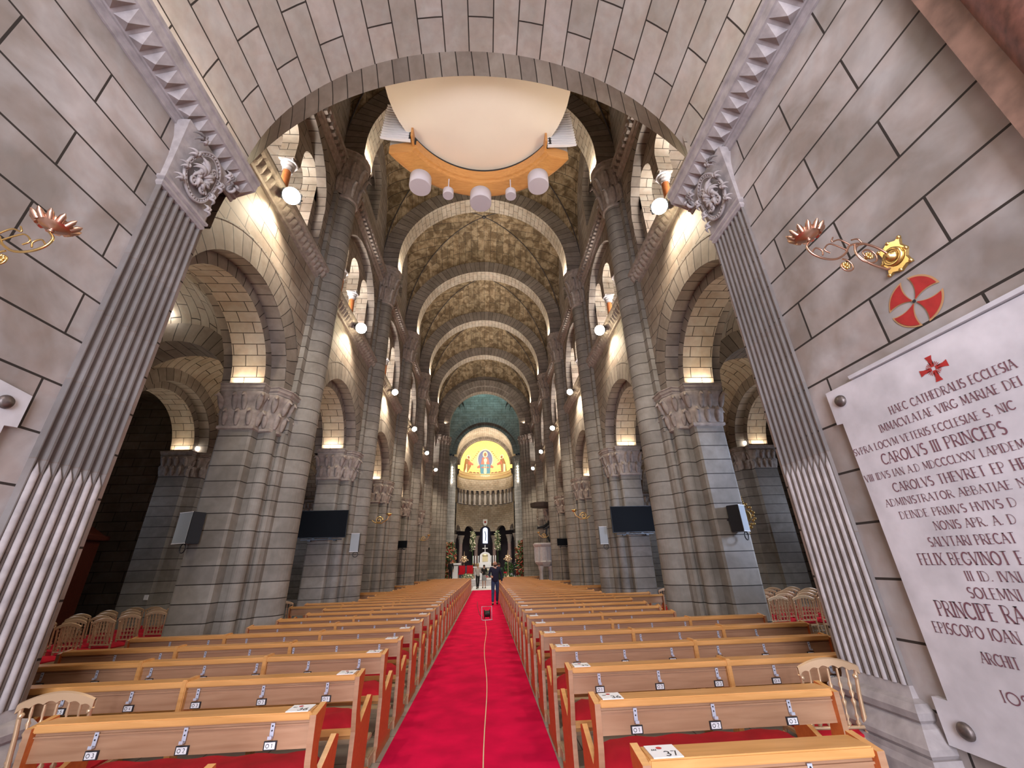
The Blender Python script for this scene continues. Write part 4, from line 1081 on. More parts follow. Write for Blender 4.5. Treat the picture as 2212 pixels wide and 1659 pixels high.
for r, y in enumerate((8.6, 9.2, 9.8, 10.4, 11.0)):
    for c, x in enumerate((5.50, 6.0, 6.5, 7.0, 7.5)):
        CH.append(('right', c, r, x, y))
for r in range(3):
    CH.append(('leftfar', 0, r, -4.98, 10.75 + .55 * r)); CH.append(('rightfar', 0, r, 4.72, 10.9 + .55 * r))
FIRST = True
for sd, c, r, x, y in CH:
    o = chp if FIRST else copy_tree(chp, None, chp_kids)
    FIRST = False
    o.location = (x + random.uniform(-.02, .02), y + random.uniform(-.03, .03), 0); o.rotation_euler = (0, 0, random.uniform(-.06, .06) + (-.1 if sd == 'left' else .05))
    if 'far' in sd: lab = 'gilt chair in the %s aisle behind the first pier, %s of three' % (sd[:-3], WORDN[r])
    else: lab = 'gilt chair in the %s aisle, %s row, %s from the nave' % (sd, WORDN[r], WORDN[c])
    if sd == 'left' and c > 3: lab = 'gilt chair left of the pews, just behind the pilaster, %s from the nave' % WORDN[c - 4]
    tag(o, lab, 'chair', 'gilt chairs with red pads in the aisles')
for x, y, rz, lab in ((-2.80, 3.66, .1, 'gilt chair with red seat between the left pilaster base and the second pew'), (2.48, 3.62, -.08, 'gilt chair with red seat between the right pilaster base and the second pew')):
    o = copy_tree(chp, None, chp_kids); o.location = (x, y, 0); o.rotation_euler = (0, 0, rz); tag(o, lab, 'chair', 'gilt chairs beside the pilasters')

# ================================================================== organ over the entrance
org = empty('organ', (XA, 5.2, 8.6), 0, 'hanging organ with a cream half disc, wooden crescent and white fins under the vault', 'organ')
inv = (-XA, -5.2, -8.6)
def OB(g, name, mat): 
    o = g.build(name, mat, org, loc=inv); return o
g = G(); cx, cy, r = -.13, 4.55, 1.68; n = 48
ps = [(cx + r * cos(2 * pi * i / n), cy + r * sin(2 * pi * i / n)) for i in range(n)]
P = []
for k in range(9):
    f = k / 8; P.append([(cx + (x - cx) * (.06 + .94 * f), cy + (y - cy) * (.06 + .94 * f), 9.5 - .06 * (1 - f * f)) for x, y in ps])
g.grid(P, None, 0, True, True); g.add(P[0], None, 0, True)
g.grid([[(x, y, 9.5) for x, y in ps], [(cx + (x - cx) * .995, cy + (y - cy) * .995, 9.56) for x, y in ps]], None, 0, True, True); g.add([(x, y, 9.56) for x, y in ps])
OB(g, 'round_sail', 'sail')
# wooden crescent
def cres(g, prof, a0=28, a1=152, n=36, c=(-.1, 3.9), sx=1.0):
    P = []
    for rr, z in prof:
        P.append([(c[0] + rr * cos(radians(a1 + (a0 - a1) * i / n)) * sx, c[1] + rr * sin(radians(a1 + (a0 - a1) * i / n)), z) for i in range(n + 1)])
    g.grid(P, None, 0, True)
    for e in (0, -1): g.add([p[e] for p in P])
cc = (-.12, 4.45)
def cres2(g, prof, n=44):
    """prof: (f, z): f=0 inner circle .. 1 outer circle"""
    P = []
    for f_, z in prof:
        row = []
        for i in range(n + 1):
            u = i / n; ai = radians(144 - 109 * u); ao = radians(147 - 114 * u)
            pi_ = (-.10 + 1.57 * cos(ai), 4.60 + 1.57 * sin(ai)); po = (-.12 + 2.12 * cos(ao), 4.35 + 2.12 * sin(ao))
            row.append((pi_[0] + (po[0] - pi_[0]) * f_, pi_[1] + (po[1] - pi_[1]) * f_, z))
        P.append(row)
    g.grid(P, None, 0, False)
    for e in (0, -1): g.add([p[e] for p in P])
g = G(); cres2(g, [(0, 9.42), (0, 9.20), (.10, 9.185), (.14, 9.12), (.92, 9.0), (1, 9.01), (1, 9.22), (.9, 9.26), (0, 9.42)]); OB(g, 'wooden_crescent', 'woodo')
g = G(); cres2(g, [(.16, 9.115), (.86, 9.008), (.86, 9.0), (.16, 9.108), (.16, 9.115)]); OB(g, 'crescent_panel', 'woodo')
g = G(); cres(g, [(1.60, 9.48), (1.60, 9.30), (1.64, 9.30), (1.64, 9.48)], 30, 150, 40, (-.10, 4.58)); OB(g, 'gap_shade_ring', 'black')  # black ring stands in for the shade between sail and crescent
for s in (-1, 1):
    for j in range(14):
        z = 9.26 + .075 * j; g = G(); xi, xo = cc[0] + s * 1.36, cc[0] + s * 1.80; tip = cc[0] + s * (1.93 - .004 * j)
        q = [(xi, 5.40, z), (xo, 5.36, z - .012), (tip, 5.32, z - .03), (xo, 5.36, z + .03), (xi, 5.40, z + .035)]
        g.add(q); g.add([(p[0], p[1] + .05, p[2]) for p in q])
        for e in range(5): a_, b_ = q[e], q[(e + 1) % 5]; g.add([a_, b_, (b_[0], b_[1] + .05, b_[2]), (a_[0], a_[1] + .05, a_[2])])
        OB(g, 'white_fin', 'white')
    g = G(); g.box(*sorted((cc[0] + s * 1.36, cc[0] + s * 1.78)), 5.52, 5.58, 9.2, 10.35); OB(g, 'fin_shade_backing', 'cover')  # darker sheet added to give the shade between the fins
    g = G(); g.box(*sorted((cc[0] + s * 1.30, cc[0] + s * 1.34)), 5.3, 5.6, 9.25, 9.6); OB(g, 'cheek_board', 'woodo')
g = G(); g.box(-1.35, 1.1, 4.25, 5.1, 9.6, 12.5); OB(g, 'case', 'woodo')
pods = [(-1.31, 5.85, .215), (-.77, 6.03, .11), (-.11, 6.20, .225), (.51, 6.0, .11), (1.05, 5.74, .21)]
for i, (x, y, r) in enumerate(pods):
    k = 1.0; zb = 8.5
    g = G(); n = 28; h = .26 if r > .15 else .14
    g.lathe([(r * .96, 0), (r, .01), (r, h), (r * .9, h + .01)], (x, y, zb), n)
    g.add([(x + r * .96 * cos(2 * pi * j / n), y + r * .96 * sin(2 * pi * j / n), zb) for j in range(n)])
    g.box(x - .01, x + .01, y - .01, y + .01, zb + h, 8.98)
    OB(g, 'round_pod', 'mauve')

# ================================================================== things on the near walls
XR_ = 2.87
def FRW(off=0.0):            # right wall: u runs towards the camera, v up
    return lambda u, v: (XR_ - off, -u, v)
# marble plaque: outline in (-y, z)
t = empty('marble_plaque', (XR_, 0, 0), 0, 'large pale marble plaque with Latin inscription on the right wall', 'plaque'); t.location = (0, 0, 0)
out = [(-2.965, 2.83), (-2.985, 2.56), (-2.91, 2.55), (-2.97, .77), (-3.04, .765), (-3.03, .54), (-2.95, .50), (-1.0, .50), (-1.0, 2.84), (-2.69, 2.84), (-2.69, 2.815)]
out = [(-2.955, 2.83), (-2.955, 2.555), (-2.90, 2.55), (-2.90, .765), (-3.0, .765), (-3.0, .52), (-1.3, .52), (-1.3, 2.83)]
g = G(); g.prism(out, lambda u, v: (XR_ + .01, -u, v), lambda u, v: (XR_ - .045, -u, v)); g.build('slab', plain('plaque_marble', (.55, .52, .545), .35, noise=.16, nscale=4.5), t)
g = G(); g.prism([(0, 2.835), (.06, 2.84), (.065, 2.865), (.04, 2.875), (0, 2.88)], lambda o, z: (XR_ - o, 2.69, z), lambda o, z: (XR_ - o, 1.28, z)); g.build('top_moulding', 'marble', t)
for y, z in ((2.84, 2.72), (2.85, .63)):
    g = G(); g.lathe([(.046, 0), (.046, .012), (.036, .026), (.014, .034), (.001, .035)], (0, 0, 0), 20, T=lambda a, b, c, y=y, z=z: (XR_ - .045 - c, y + a, z + b)); g.build('round_bolt', 'bronze', t)
LINES = [('HAEC CATHEDRALIS ECCLESIA', 2.505, 2.487, .052, 1.762), ('IMMACVLATAE VIRG MARIAE DEI', 2.625, 2.392, .052, 1.78), ('SVPRA LOCVM VETERIS ECCLESIAE S. NIC', 2.895, 2.288, .048, 1.855),
         ('CAROLVS III PRINCEPS', 2.70, 2.178, .070, 1.94), ('VIII IDVS IAN A.D MDCCCLXXV LAPIDEM', 2.885, 2.088, .046, 1.90), ('CAROLVS THEVRET EP HE', 2.70, 1.988, .056, 1.93),
         ('ADMINISTRATOR ABBATIAE N', 2.80, 1.900, .046, 1.98), ('DEINDE PRIMVS HVIVS D', 2.73, 1.812, .046, 2.06), ('NONIS APR. A. D', 2.535, 1.728, .048, 2.10), ('SALVTARI PRECAT', 2.61, 1.634, .052, 2.14),
         ('FELIX BEGVINOT E', 2.72, 1.528, .066, 2.15), ('III ID. IVNI', 2.48, 1.443, .050, 2.2), ('SOLEMNI', 2.505, 1.352, .054, 2.24), ('PRINCIPE RA', 2.73, 1.240, .082, 2.27), ('EPISCOPO IOAN', 2.80, 1.142, .058, 2.34), ('ARCHIT', 2.59, 1.018, .054, 2.40), ('IOS', 2.565, .842, .054, 2.42)]
g = G()
for txt, y0, z0, h, y1 in LINES:
    w = text_w(txt, h); wx = (y0 - y1) / w
    text_mesh(g, txt, FRW(.0475), -y0, z0, h, wx, .115, .05)
g.build('lettering', 'letter', t)
g = G(); Fq = FRW(.0475); cy, cz = -2.134, 2.660
for a in range(4):
    c, s_ = cos(a * pi / 2), sin(a * pi / 2)
    pts = [(.012, -.012), (.06, -.013), (.085, -.022), (.085, .022), (.06, .013), (.012, .012)]
    g.add([Fq(cy + p[0] * c - p[1] * s_, cz + p[0] * s_ + p[1] * c) for p in pts])
for a in range(24):
    if a % 6 == 0: continue
    an = 2 * pi * a / 24; c, s_ = cos(an), sin(an)
    g.add([Fq(cy + p[0] * c - p[1] * s_, cz + p[0] * s_ + p[1] * c) for p in ((.024, -.0016), (.046, -.0022), (.046, .0022), (.024, .0016))])
g.build('small_cross', 'redpaint', t)
KR = 2.81 / 2.87; t.scale = (KR,) * 3; t.location = (0, 0, 1.6 * (1 - KR))
# painted consecration cross above the plaque
t = empty('painted_cross', (0, 0, 0), 0, 'red round consecration cross with ochre outline painted above the plaque', 'wall painting')
cy, cz = -2.085, 3.138
for k in range(4):
    a0 = radians(45 + 90 * k)
    for sc, off, half, r0, nm, mt in ((1.04, .004, .66, .012, 'ochre_outline', 'ochre'), (.97, .007, .58, .020, 'red_petal', 'redpaint')):
        g = G(); P = []
        for i in range(13):
            u = i / 12; r = r0 + (.168 * sc - r0) * u; th = half * (.30 + .70 * u ** 1.1) if nm != 'ochre_outline' else half * (.36 + .64 * u ** 1.1)
            P.append([FRW(off)(cy + r * cos(a0 + th * (-1 + j / 5)), cz + r * sin(a0 + th * (-1 + j / 5))) for j in range(11)])
        g.grid(P, None, 0, False); g.build(nm, mt, t)
g = G(); g.add([FRW(.009)(cy + .012 * cos(u), cz + .012 * sin(u)) for u in [2 * pi * i / 12 for i in range(12)]]); g.build('centre_hole', 'ink', t); t.scale = (KR,) * 3; t.location = (0, 0, 1.6 * (1 - KR))
# sconces
def sconce(s, X0, y, z, lab):
    t = empty('candle_sconce', (X0, y, z), 0, lab, 'sconce', 'gilt scroll sconces on the passage walls')
    D = lambda o, yy, zz: (-s * o, yy, zz)       # o: distance out of the wall
    g = G()
    pl = [(-.085, -.11), (-.05, -.10), (0, -.125), (.05, -.10), (.085, -.11), (.07, -.05), (.095, 0), (.07, .05), (.085, .11), (.05, .10), (0, .125), (-.05, .10), (-.085, .11), (-.07, .05), (-.095, 0), (-.07, -.05)]
    g.prism(pl, lambda a, b: D(0.0, a, b), lambda a, b: D(.018, a * .94, b * .94))
    g.lathe([(.068, 0), (.066, .016), (.05, .022), (.045, .014), (.03, .02), (.026, .05), (.012, .06), (.001, .062)], (0, 0, 0), 20, T=lambda a, b, c: D(.016 + c, a, b))
    for i in range(26): g.ball(D(.022, .058 * cos(i * 2 * pi / 26), .058 * sin(i * 2 * pi / 26)), .006, 0, 4)
    for a, b in pl[::2]: g.ball(D(.014, a * .9, b * .9), .014, 0, 5)
    g.build('wall_plate', 'gold', t)
    g = G(); r = .0075
    def path(pts, rr=r, n=40):       # Catmull-Rom
        out = []; q = [pts[0]] + pts + [pts[-1]]
        for i in range(1, len(q) - 2):
            for k in range(8):
                u = k / 8; a = []
                for d in range(2):
                    p0, p1, p2, p3 = q[i - 1][d], q[i][d], q[i + 1][d], q[i + 2][d]
                    a.append(.5 * (2 * p1 + (p2 - p0) * u + (2 * p0 - 5 * p1 + 4 * p2 - p3) * u * u + (3 * p1 - p0 - 3 * p2 + p3) * u ** 3))
                out.append(a)
        out.append(list(pts[-1])); g.tube([D(a[0], 0.0, a[1]) for a in out], rr, 7)
    def spiral(c, r0, a0, turns, sgn=1, rr=r * .8):
        g.tube([D(c[0] + r0 * (1 - .75 * k / 30) * cos(a0 + sgn * turns * 2 * pi * k / 30), 0, c[1] + r0 * (1 - .75 * k / 30) * sin(a0 + sgn * turns * 2 * pi * k / 30)) for k in range(31)], rr, 6)
    path([(.03, .0), (.10, .07), (.20, .11), (.30, .09), (.36, .02), (.44, -.03), (.53, -.03), (.60, .01), (.62, .07), (.58, .12)])
    spiral((.20, .01), .095, 1.57, 1.4, -1); spiral((.40, -.09), .06, 1.57, 1.2, 1); path([(.26, .10), (.28, .02), (.22, -.06), (.12, -.11), (.09, -.10)])
    path([(.34, .05), (.44, .10), (.50, .05), (.47, .02)], r * .7); path([(.60, .02), (.56, .06), (.52, .04), (.53, .0)], r * .7)
    path([(.30, .10), (.36, .14), (.42, .12), (.40, .16)], r * .7); path([(.20, .11), (.22, .15), (.27, .14)], r * .7)
    g.build('scroll_arm', 'gold' if s < 0 else 'pinkbrass', t)
    for c in ((.20, 0.0), (.40, -.09)):
        g = G()
        for k in range(8): g.ball(D(c[0] + .020 * cos(k * pi / 4), -.004, c[1] + .020 * sin(k * pi / 4)), .011, 0, 4)
        g.ball(D(c[0], -.012, c[1]), .009, 0, 4); g.ball(D(c[0], .010, c[1]), .018, 0, 5); g.build('rosette', 'gold', t)
    g = G(); cx, cz0 = .585, .12
    g.lathe([(.008, 0), (.020, .006), (.010, .014), (.014, .022), (.05, .030), (.075, .05), (.085, .072), (.06, .066), (.03, .05), (.02, .05)], (0, 0, 0), 24, T=lambda a, b, c: D(cx + a, b, cz0 + c))
    for k in range(12):
        a = 2 * pi * k / 12; ca, sa = cos(a), sin(a); pts = [(.07, .05, .0), (.10, .08, .018), (.115, .095, 0.0)]
        g.tube([D(cx + q[0] * ca, q[0] * sa, cz0 + q[1]) for q in pts], [.018, .016, .003], 6)
    g.build('drip_cup', 'pinkbrass', t)
    return t
sconce(1, XR, 2.02, 3.46, 'brass scroll candle sconce above the painted cross on the right wall')
sconce(-1, XL, 2.03, 3.40, 'gilt scroll candle sconce cut by the left edge, on the left wall')
# second plaque on the left wall, only its corner in view
t = empty('marble_plaque', (0, 0, 0), 0, 'corner of a pale marble plaque with one dark bolt on the left wall', 'plaque')
out = [(2.90, 2.80), (2.90, 2.565), (2.82, 2.555), (2.82, 1.0), (1.0, 1.0), (1.0, 2.84), (2.6, 2.84)]
g = G(); g.prism(out, lambda y, z: (XL - .01, y * .975, 1.6 + (z - 1.6) * .975), lambda y, z: (XL + .045, y * .975, 1.6 + (z - 1.6) * .975)); g.build('slab', M['marble'], t)
g = G(); g.lathe([(.046, 0), (.046, .012), (.036, .026), (.001, .035)], (0, 0, 0), 20, T=lambda a, b, c: (XL + .045 + c, 2.69 + a, 2.675 + b)); g.build('round_bolt', 'bronze', t)

# ================================================================== screens, speakers, lamps
def tv(x, y, z, w, rz, lab):
    t = empty('flat_screen', (x, y, z), rz, lab, 'screen', 'black flat screens on the piers'); h = w * .565
    g = G(); g.rbox(-w / 2, w / 2, -.03, .03, 0, h, .006); g.build('casing', 'black', t)
    g = G(); g.box(-w / 2 + .012, w / 2 - .012, -.0315, -.029, .014, h - .012); g.build('screen', 'screen', t)
    g = G(); g.box(-w * .42, w * .42, -.02, .03, -.055, -.028); g.box(-w * .2, -w * .15, .0, .03, -.03, .0); g.box(w * .15, w * .2, .0, .03, -.03, .0)
    for q in (-.25, .28): g.box(w * q - .04, w * q + .04, -.02, .06, -.085, -.055)
    g.build('bracket_bar', 'black', t)
    g = G(); g.box(-.06, .06, .03, .5, h * .4, h * .4 + .05); g.build('wall_arm', 'black', t)
def spk(x, y, z, w, h, rz, lab, rx=0):
    t = empty('wall_speaker', (x, y, z), rz, lab, 'speaker', 'grey box speakers on the piers'); t.rotation_euler = (rx, 0, rz)
    g = G(); g.rbox(-w / 2, w / 2, 0, .22, 0, h, .008); g.build('cabinet', 'black', t)
    g = G(); g.box(-w / 2 + .006, w / 2 - .006, -.006, .0, .008, h - .008); g.build('grille', 'grey', t)
    g = G(); g.box(-w / 2, w / 2, -.008, .002, h - .010, h); g.box(-w / 2, w / 2, -.008, .002, 0, .010); g.build('rim', 'white', t)
    g = G(); g.box(-.02, .02, .2, .45, h * .45, h * .5); g.build('bracket', 'black', t)
    g = G(); g.tube([(.07 * cos(a) + w * .2, .05, -.07 + .07 * sin(a)) for a in [2 * pi * i / 16 for i in range(17)]], .01, 6); g.build('cable_loop', 'black', t)
tv(-4.62, 12.45, 2.42, 1.32, 0.0, 'large black flat screen on the second left pier')
tv(4.38, 12.45, 2.37, 1.32, 0.0, 'large black flat screen on the second right pier')
tv(-4.30, 22.3, 2.50, .62, 0, 'small black flat screen on the fourth left pier'); tv(3.98, 22.3, 2.42, .62, 0, 'small black flat screen on the fourth right pier')
tv(-4.3, 32.2, 2.7, .35, .3, 'tiny black flat screen on the left pier at the crossing')
spk(-3.78, 12.75, 2.05, .24, .50, .15, 'slim grey speaker beside the left big screen'); spk(3.52, 12.75, 2.08, .24, .50, -.15, 'slim grey speaker beside the right big screen')
spk(-5.02, 7.40, 2.05, .34, .50, -.45, 'grey box speaker on the aisle side of the nearest left pier'); spk(4.66, 7.42, 2.03, .24, .46, .6, 'grey box speaker on the aisle side of the nearest right pier')
def flood(s, x, y, z, lab, k=1.0):
    t = empty('floodlight', (x, y, z), 0, lab, 'floodlight', 'floodlights along the galleries'); t.rotation_euler = (radians(128), 0, s * -.5)
    g = G(); g.rbox(-.17 * k, .17 * k, -.10 * k, .10 * k, -.01, .16 * k, .01); g.build('housing', 'black', t)
    g = G(); g.lathe([(.155 * k, .15 * k), (.155 * k, .175 * k), (.09 * k, .20 * k), (.001, .21 * k)], (0, 0, 0), 20); g.build('lens', 'lamp' , t)
    g = G(); g.tube([(-.18 * k, 0, 0), (-.18 * k, 0, -.14), (.18 * k, 0, -.14), (.18 * k, 0, 0)], .012, 6); g.build('yoke', 'black', t)
for k in range(6):
    yc = P1 - HB + BAY * k
    for s in (-1, 1):
        flood(s, XA + s * (HW - .36), FLY(k), 8.28, 'bright floodlight on the %s gallery ledge, %s bay' % ('left' if s < 0 else 'right', BN[k]), 1.0 if k < 2 else .8)
for s in (-1, 1):
    for k in range(6):
        z = 10.75 - .30 * k
        o = G(); o.ball((XA + s * 3.30, 41.12, z), .065, 0, 6)
        ob = o.build('spot_lamp', 'lamps'); tag(ob, 'white spot lamp on the %s chancel pier, %s from the top' % ('left' if s < 0 else 'right', WORDN[k]), 'lamp', 'spot lamps on the chancel piers')
for s in (-1, 1):
    for nm, x, y, z in (('near the outer capital', 8.85, 12.75, 5.12),):
        o = G(); o.ball((XA + s * x, y, z), .085, 0, 6); ob = o.build('capital_lamp', 'lamps'); tag(ob, 'tiny warm lamp on the outer capital of the %s aisle' % ('left' if s < 0 else 'right'), 'lamp')
o = G(); o.ball((-7.25, 8.2, 7.02), .07, 0, 6); ob = o.build('aisle_spotlight', 'lamps'); tag(ob, 'round white spotlight above the dark arch of the left aisle', 'lamp')
# small gilt sconces on the piers
def mini_sconce(x, y, z, s, lab, k=1.0):
    t = empty('pier_sconce', (x, y, z), 0, lab, 'sconce', 'small gilt sconces on the piers')
    g = G(); g.tube([(s * .12 * cos(a * .5) * (1 - a / 22) * k + s * .22 * k, 0, .12 * sin(a * .5) * (1 - a / 22) * k) for a in range(20)], .018 * k, 6)
    g.tube([(0, 0, 0), (s * .10 * k, 0, -.08 * k), (s * .30 * k, 0, -.10 * k), (s * .48 * k, 0, .02 * k), (s * .52 * k, 0, .12 * k)], .016 * k, 6); g.build('scroll_arm', 'gold', t)
    g = G(); g.lathe([(.02, 0), (.07, .03), (.09, .08), (.03, .06)], (s * .52 * k, 0, .12 * k), 12); g.build('drip_cup', 'gold', t)
mini_sconce(-3.62, 13.75, 3.0, 1, 'small gilt sconce on the front of the second left pier'); mini_sconce(3.42, 13.75, 3.0, -1, 'small gilt sconce on the front of the second right pier')
mini_sconce(-3.62, 23.6, 3.0, 1, 'small gilt sconce on the front of the fourth left pier'); mini_sconce(3.42, 23.6, 3.0, -1, 'small gilt sconce on the front of the fourth right pier')
# ornate gilt frame in the right aisle, icon shape
t = empty('gilt_ornament', (7.9, 12.5, 2.42), 0, 'carved gilt wall ornament beside the grey speaker in the right aisle', 'ornament')
g = G(); rr = random.Random(3)
g.lathe([(.20, 0), (.19, .03), (.15, .04), (.12, .02), (.001, .03)], (0, 0, 0), 20, T=lambda a, b, c: (a, -c, b + .35))
for i in range(26):
    a = 2 * pi * i / 26; r = .24 + .05 * (i % 2); g.ball((r * cos(a), -.02, .35 + 1.25 * r * sin(a)), .045, 0, 5)
for i in range(5): g.ball((0, -.02, .68 + .06 * i), .06 - .008 * i, 0, 5); g.ball((0, -.02, .02 - .06 * i), .05 - .008 * i, 0, 5)
g.build('frame', 'gold', t)
# small signs on the outer piers
for x, y, z, w, h, m, lab in ((10.15, 12.6, 1.55, .16, .12, 'black', 'small dark square sign on the outer right pier'), (9.6, 11.4, .95, .10, .30, 'white', 'narrow white notice at the edge of the right aisle'), (-9.0, 12.6, 1.0, .10, .12, 'white', 'tiny white notice on the outer left pier')):
    o = G(); o.rbox(x, x + w, y - .03, y, z, z + h, .004); ob = o.build('notice', m); tag(ob, lab, 'sign')
# dark wooden confessional in the left chapel
t = empty('confessional', (-11.4, 12.3, 0), 0, 'dark reddish wooden cabinet in the shadow of the left aisle', 'confessional')
mw = wood('dark_red_wood', (.10, .022, .012), (.16, .04, .02))
g = G(); g.rbox(-.8, .8, -.5, .5, 0, .25, .02); g.rbox(-.7, .7, -.42, .42, .25, 2.5, .02); g.build('body', mw, t)
g = G(); g.rbox(-.85, .85, -.52, .52, 2.5, 2.62, .02); g.prism([(-.8, 2.62), (0, 3.1), (.8, 2.62)], lambda a, b: (a, -.5, b), lambda a, b: (a, .4, b)); g.build('pediment', mw, t)
for q in (-.35, .35):
    g = G(); g.rbox(q - .25, q + .25, -.45, -.42, .4, 2.3, .01); g.build('door', mw, t)

# ================================================================== people
def skin(name, chains, mat, parent, sub=1):
    vs = []; es = []; rs = []
    def vid(p, r):
        for i, q in enumerate(vs):
            if (Vector(q) - Vector(p)).length < 1e-4: return i
        vs.append(tuple(p)); rs.append(r); return len(vs) - 1
    for ch in chains:
        ids = [vid(p, r) for p, r in ch]
        for a, b in zip(ids, ids[1:]): es.append((a, b))
    me = bpy.data.meshes.new(name); me.from_pydata(vs, es, []); me.materials.append(M[mat] if isinstance(mat, str) else mat)
    o = bpy.data.objects.new(name, me); COL.objects.link(o)
    m = o.modifiers.new('Skin', 'SKIN'); m.use_smooth_shade = True
    if not me.skin_vertices: me.skin_vertices.new() if hasattr(me.skin_vertices, 'new') else None
    for i, r in enumerate(rs):
        d = me.skin_vertices[0].data[i]; d.radius = r if isinstance(r, tuple) else (r, r); d.use_root = (i == 0)
    sb = o.modifiers.new('Sub', 'SUBSURF'); sb.levels = sub; sb.render_levels = sub
    if parent: o.parent = parent
    return o
def person(x, y, z, rz, H, lab, pose, top, legs, hair, coat=None, skirt=False, shoes='black', beard=False, bald=False, item=None, detail=1):
    """pose: dict of joints in a 1.75 m figure, x to the figure's left, y forward"""
    t = empty('person', (x, y, z), rz, lab, 'person'); t.scale = (H / 1.75,) * 3
    P = dict(pel=(0, 0, .94), sp=(0, 0, 1.12), ch=(0, 0, 1.33), nk=(0, .0, 1.48), hd=(0, .02, 1.60), tp=(0, .01, 1.72),
             hl=(.09, 0, .92), kl=(.10, .02, .50), al=(.10, -.01, .09), tl=(.11, .14, .03), hr=(-.09, 0, .92), kr=(-.10, .02, .50), ar=(-.10, -.01, .09), tr=(-.11, .14, .03),
             sl=(.18, 0, 1.42), el=(.24, -.02, 1.14), wl=(.23, .05, .88), sr=(-.18, 0, 1.42), er=(-.24, -.02, 1.14), wr=(-.23, .05, .88))
    P.update(pose); p = {k: Vector(v) for k, v in P.items()}
    ch = [[(p['pel'], (.14, .10)), (p['sp'], (.12, .09)), (p['ch'], (.145, .10)), (p['nk'], .055), (p['hd'] - Vector((0, 0, .05)), (.070, .085)), (p['hd'] + Vector((0, 0, .03)), (.078, .095)), (p['tp'] - Vector((0, 0, .03)), (.060, .070))]]
    for q in 'lr':
        ch.append([(p['pel'], (.14, .10)), (p['h' + q], .085), (p['k' + q], .055), (p['a' + q], .038), (p['t' + q], (.035, .028))])
        ch.append([(p['ch'], (.145, .10)), (p['s' + q], .052), (p['e' + q], .040), (p['w' + q], .026)])
        d = (p['w' + q] - p['e' + q]).normalized(); w = p['w' + q]; side = d.cross(Vector((0, 1, 0))); side = side.normalized() if side.length > .1 else Vector((1, 0, 0))
        pm = w + d * .07; ch.append([(w, .026), (pm, (.034, .018))])
        for f, (o_, L_) in enumerate(((-.027, .062), (-.009, .074), (.009, .070), (.027, .055))):
            b0 = pm + side * o_; ch.append([(pm, (.034, .018)), (b0 + d * .02, .009), (b0 + d * (.02 + L_ * .55) + Vector((0, .006, 0)), .0085), (b0 + d * (.02 + L_) + Vector((0, .018, 0)), .007)])
        ch.append([(w, .026), (w + d * .03 - side * .032, .0105), (w + d * .075 - side * .046 + Vector((0, .01, 0)), .0085)])
    skin('body', ch, 'skin', t, 1)
    # trousers or bare legs, shoes
    if not skirt:
        skin('trousers', [[(p['pel'] + Vector((0, 0, .14)), (.15, .11)), (p['pel'], (.165, .125))]] + [[(p['pel'], (.165, .125)), (p['h' + q] - Vector((0, 0, .05)), .10), (p['k' + q], .072), (p['a' + q] + Vector((0, 0, .02)), .058)] for q in 'lr'], legs, t)
    else:
        g = G(); g.lathe([(.15, 1.02), (.17, .92), (.19, .75), (.20, .56), (.19, .56), (.15, .9)], (p['pel'].x, p['pel'].y, 0), 20, sy=.75); g.build('skirt', legs, t)
    for q in 'lr':
        g = G(); a, b = p['a' + q], p['t' + q]; d = (b - a); yaw = d.normalized()
        g.ball(tuple(a + Vector((0, -.01, -.03))), .05, 0, 6, (.9, 1.1, .9)); g.ball(tuple(a * .35 + b * .65 + Vector((0, 0, .0))), .05, 0, 6, (.9, 1.7, .75)); g.build('shoe', shoes, t)
    # top garment
    skin('sweater' if coat is None else 'jacket', [[(p['pel'] + Vector((0, 0, -.12)), (.185, .14)), (p['pel'] + Vector((0, 0, .04)), (.18, .14)), (p['sp'], (.165, .13)), (p['ch'], (.175, .125)), (p['nk'] - Vector((0, 0, .05)), (.085, .075))]] + [[(p['ch'], (.175, .125)), (p['s' + q], .072), (p['e' + q], .055), (p['w' + q] - (p['w' + q] - p['e' + q]) * .06, .040)] for q in 'lr'], top, t)
    g = G(); n = p['nk']; g.tube([(n.x + .062 * cos(a), n.y + .01 + .06 * sin(a), n.z - .015 - .03 * sin(a)) for a in [2 * pi * i / 14 for i in range(15)]], .014, 6); g.build('collar', 'white', t)
    # face
    h = p['hd']; R = lambda a, b, c: (h.x + a, h.y + b, h.z + c)
    g = G(); g.ball(R(0, .105, -.015), .016, 0, 5, (.8, 1.1, 1.5)); g.build('nose', 'skin', t)
    for q in (-1, 1):
        g = G(); g.ball(R(q * .031, .088, .02), .011, 0, 5); g.build('eye', 'ink', t)
        g = G(); g.ball(R(q * .082, .0, .0), .02, 0, 5, (.5, .9, 1.5)); g.build('ear', 'skin', t)
    g = G(); g.ball(R(0, .092, -.055), .022, 0, 5, (1.1, .5, .35)); g.build('mouth', plain('lips', (.30, .10, .08), .6), t)
    if beard: g = G(); g.ball(R(0, .05, -.078), .062, 0, 8, (1, .85, .72)); g.build('beard', 'haird', t)
    if not bald:
        g = G(); g.ball(R(0, -.018, .045), .098, 0, 10, (.92, 1.05, .92)); g.ball(R(0, -.05, -.02), .075, 0, 8, (1, .8, 1.2)); g.build('hair', hair, t)
    return t
man = person(.40, 19.9, .012, pi, 1.80, 'bald bearded man in navy sweater and jeans walking up the carpet with papers', dict(
    kl=(.10, .10, .50), al=(.11, .20, .09), tl=(.12, .34, .06), kr=(-.09, -.02, .50), ar=(-.08, -.22, .10), tr=(-.08, -.09, .03),
    el=(.27, .04, 1.15), wl=(.17, .24, 1.10), er=(-.27, -.04, 1.14), wr=(-.29, .02, .87)), 'navy', 'jean', 'haird', beard=True, bald=True)
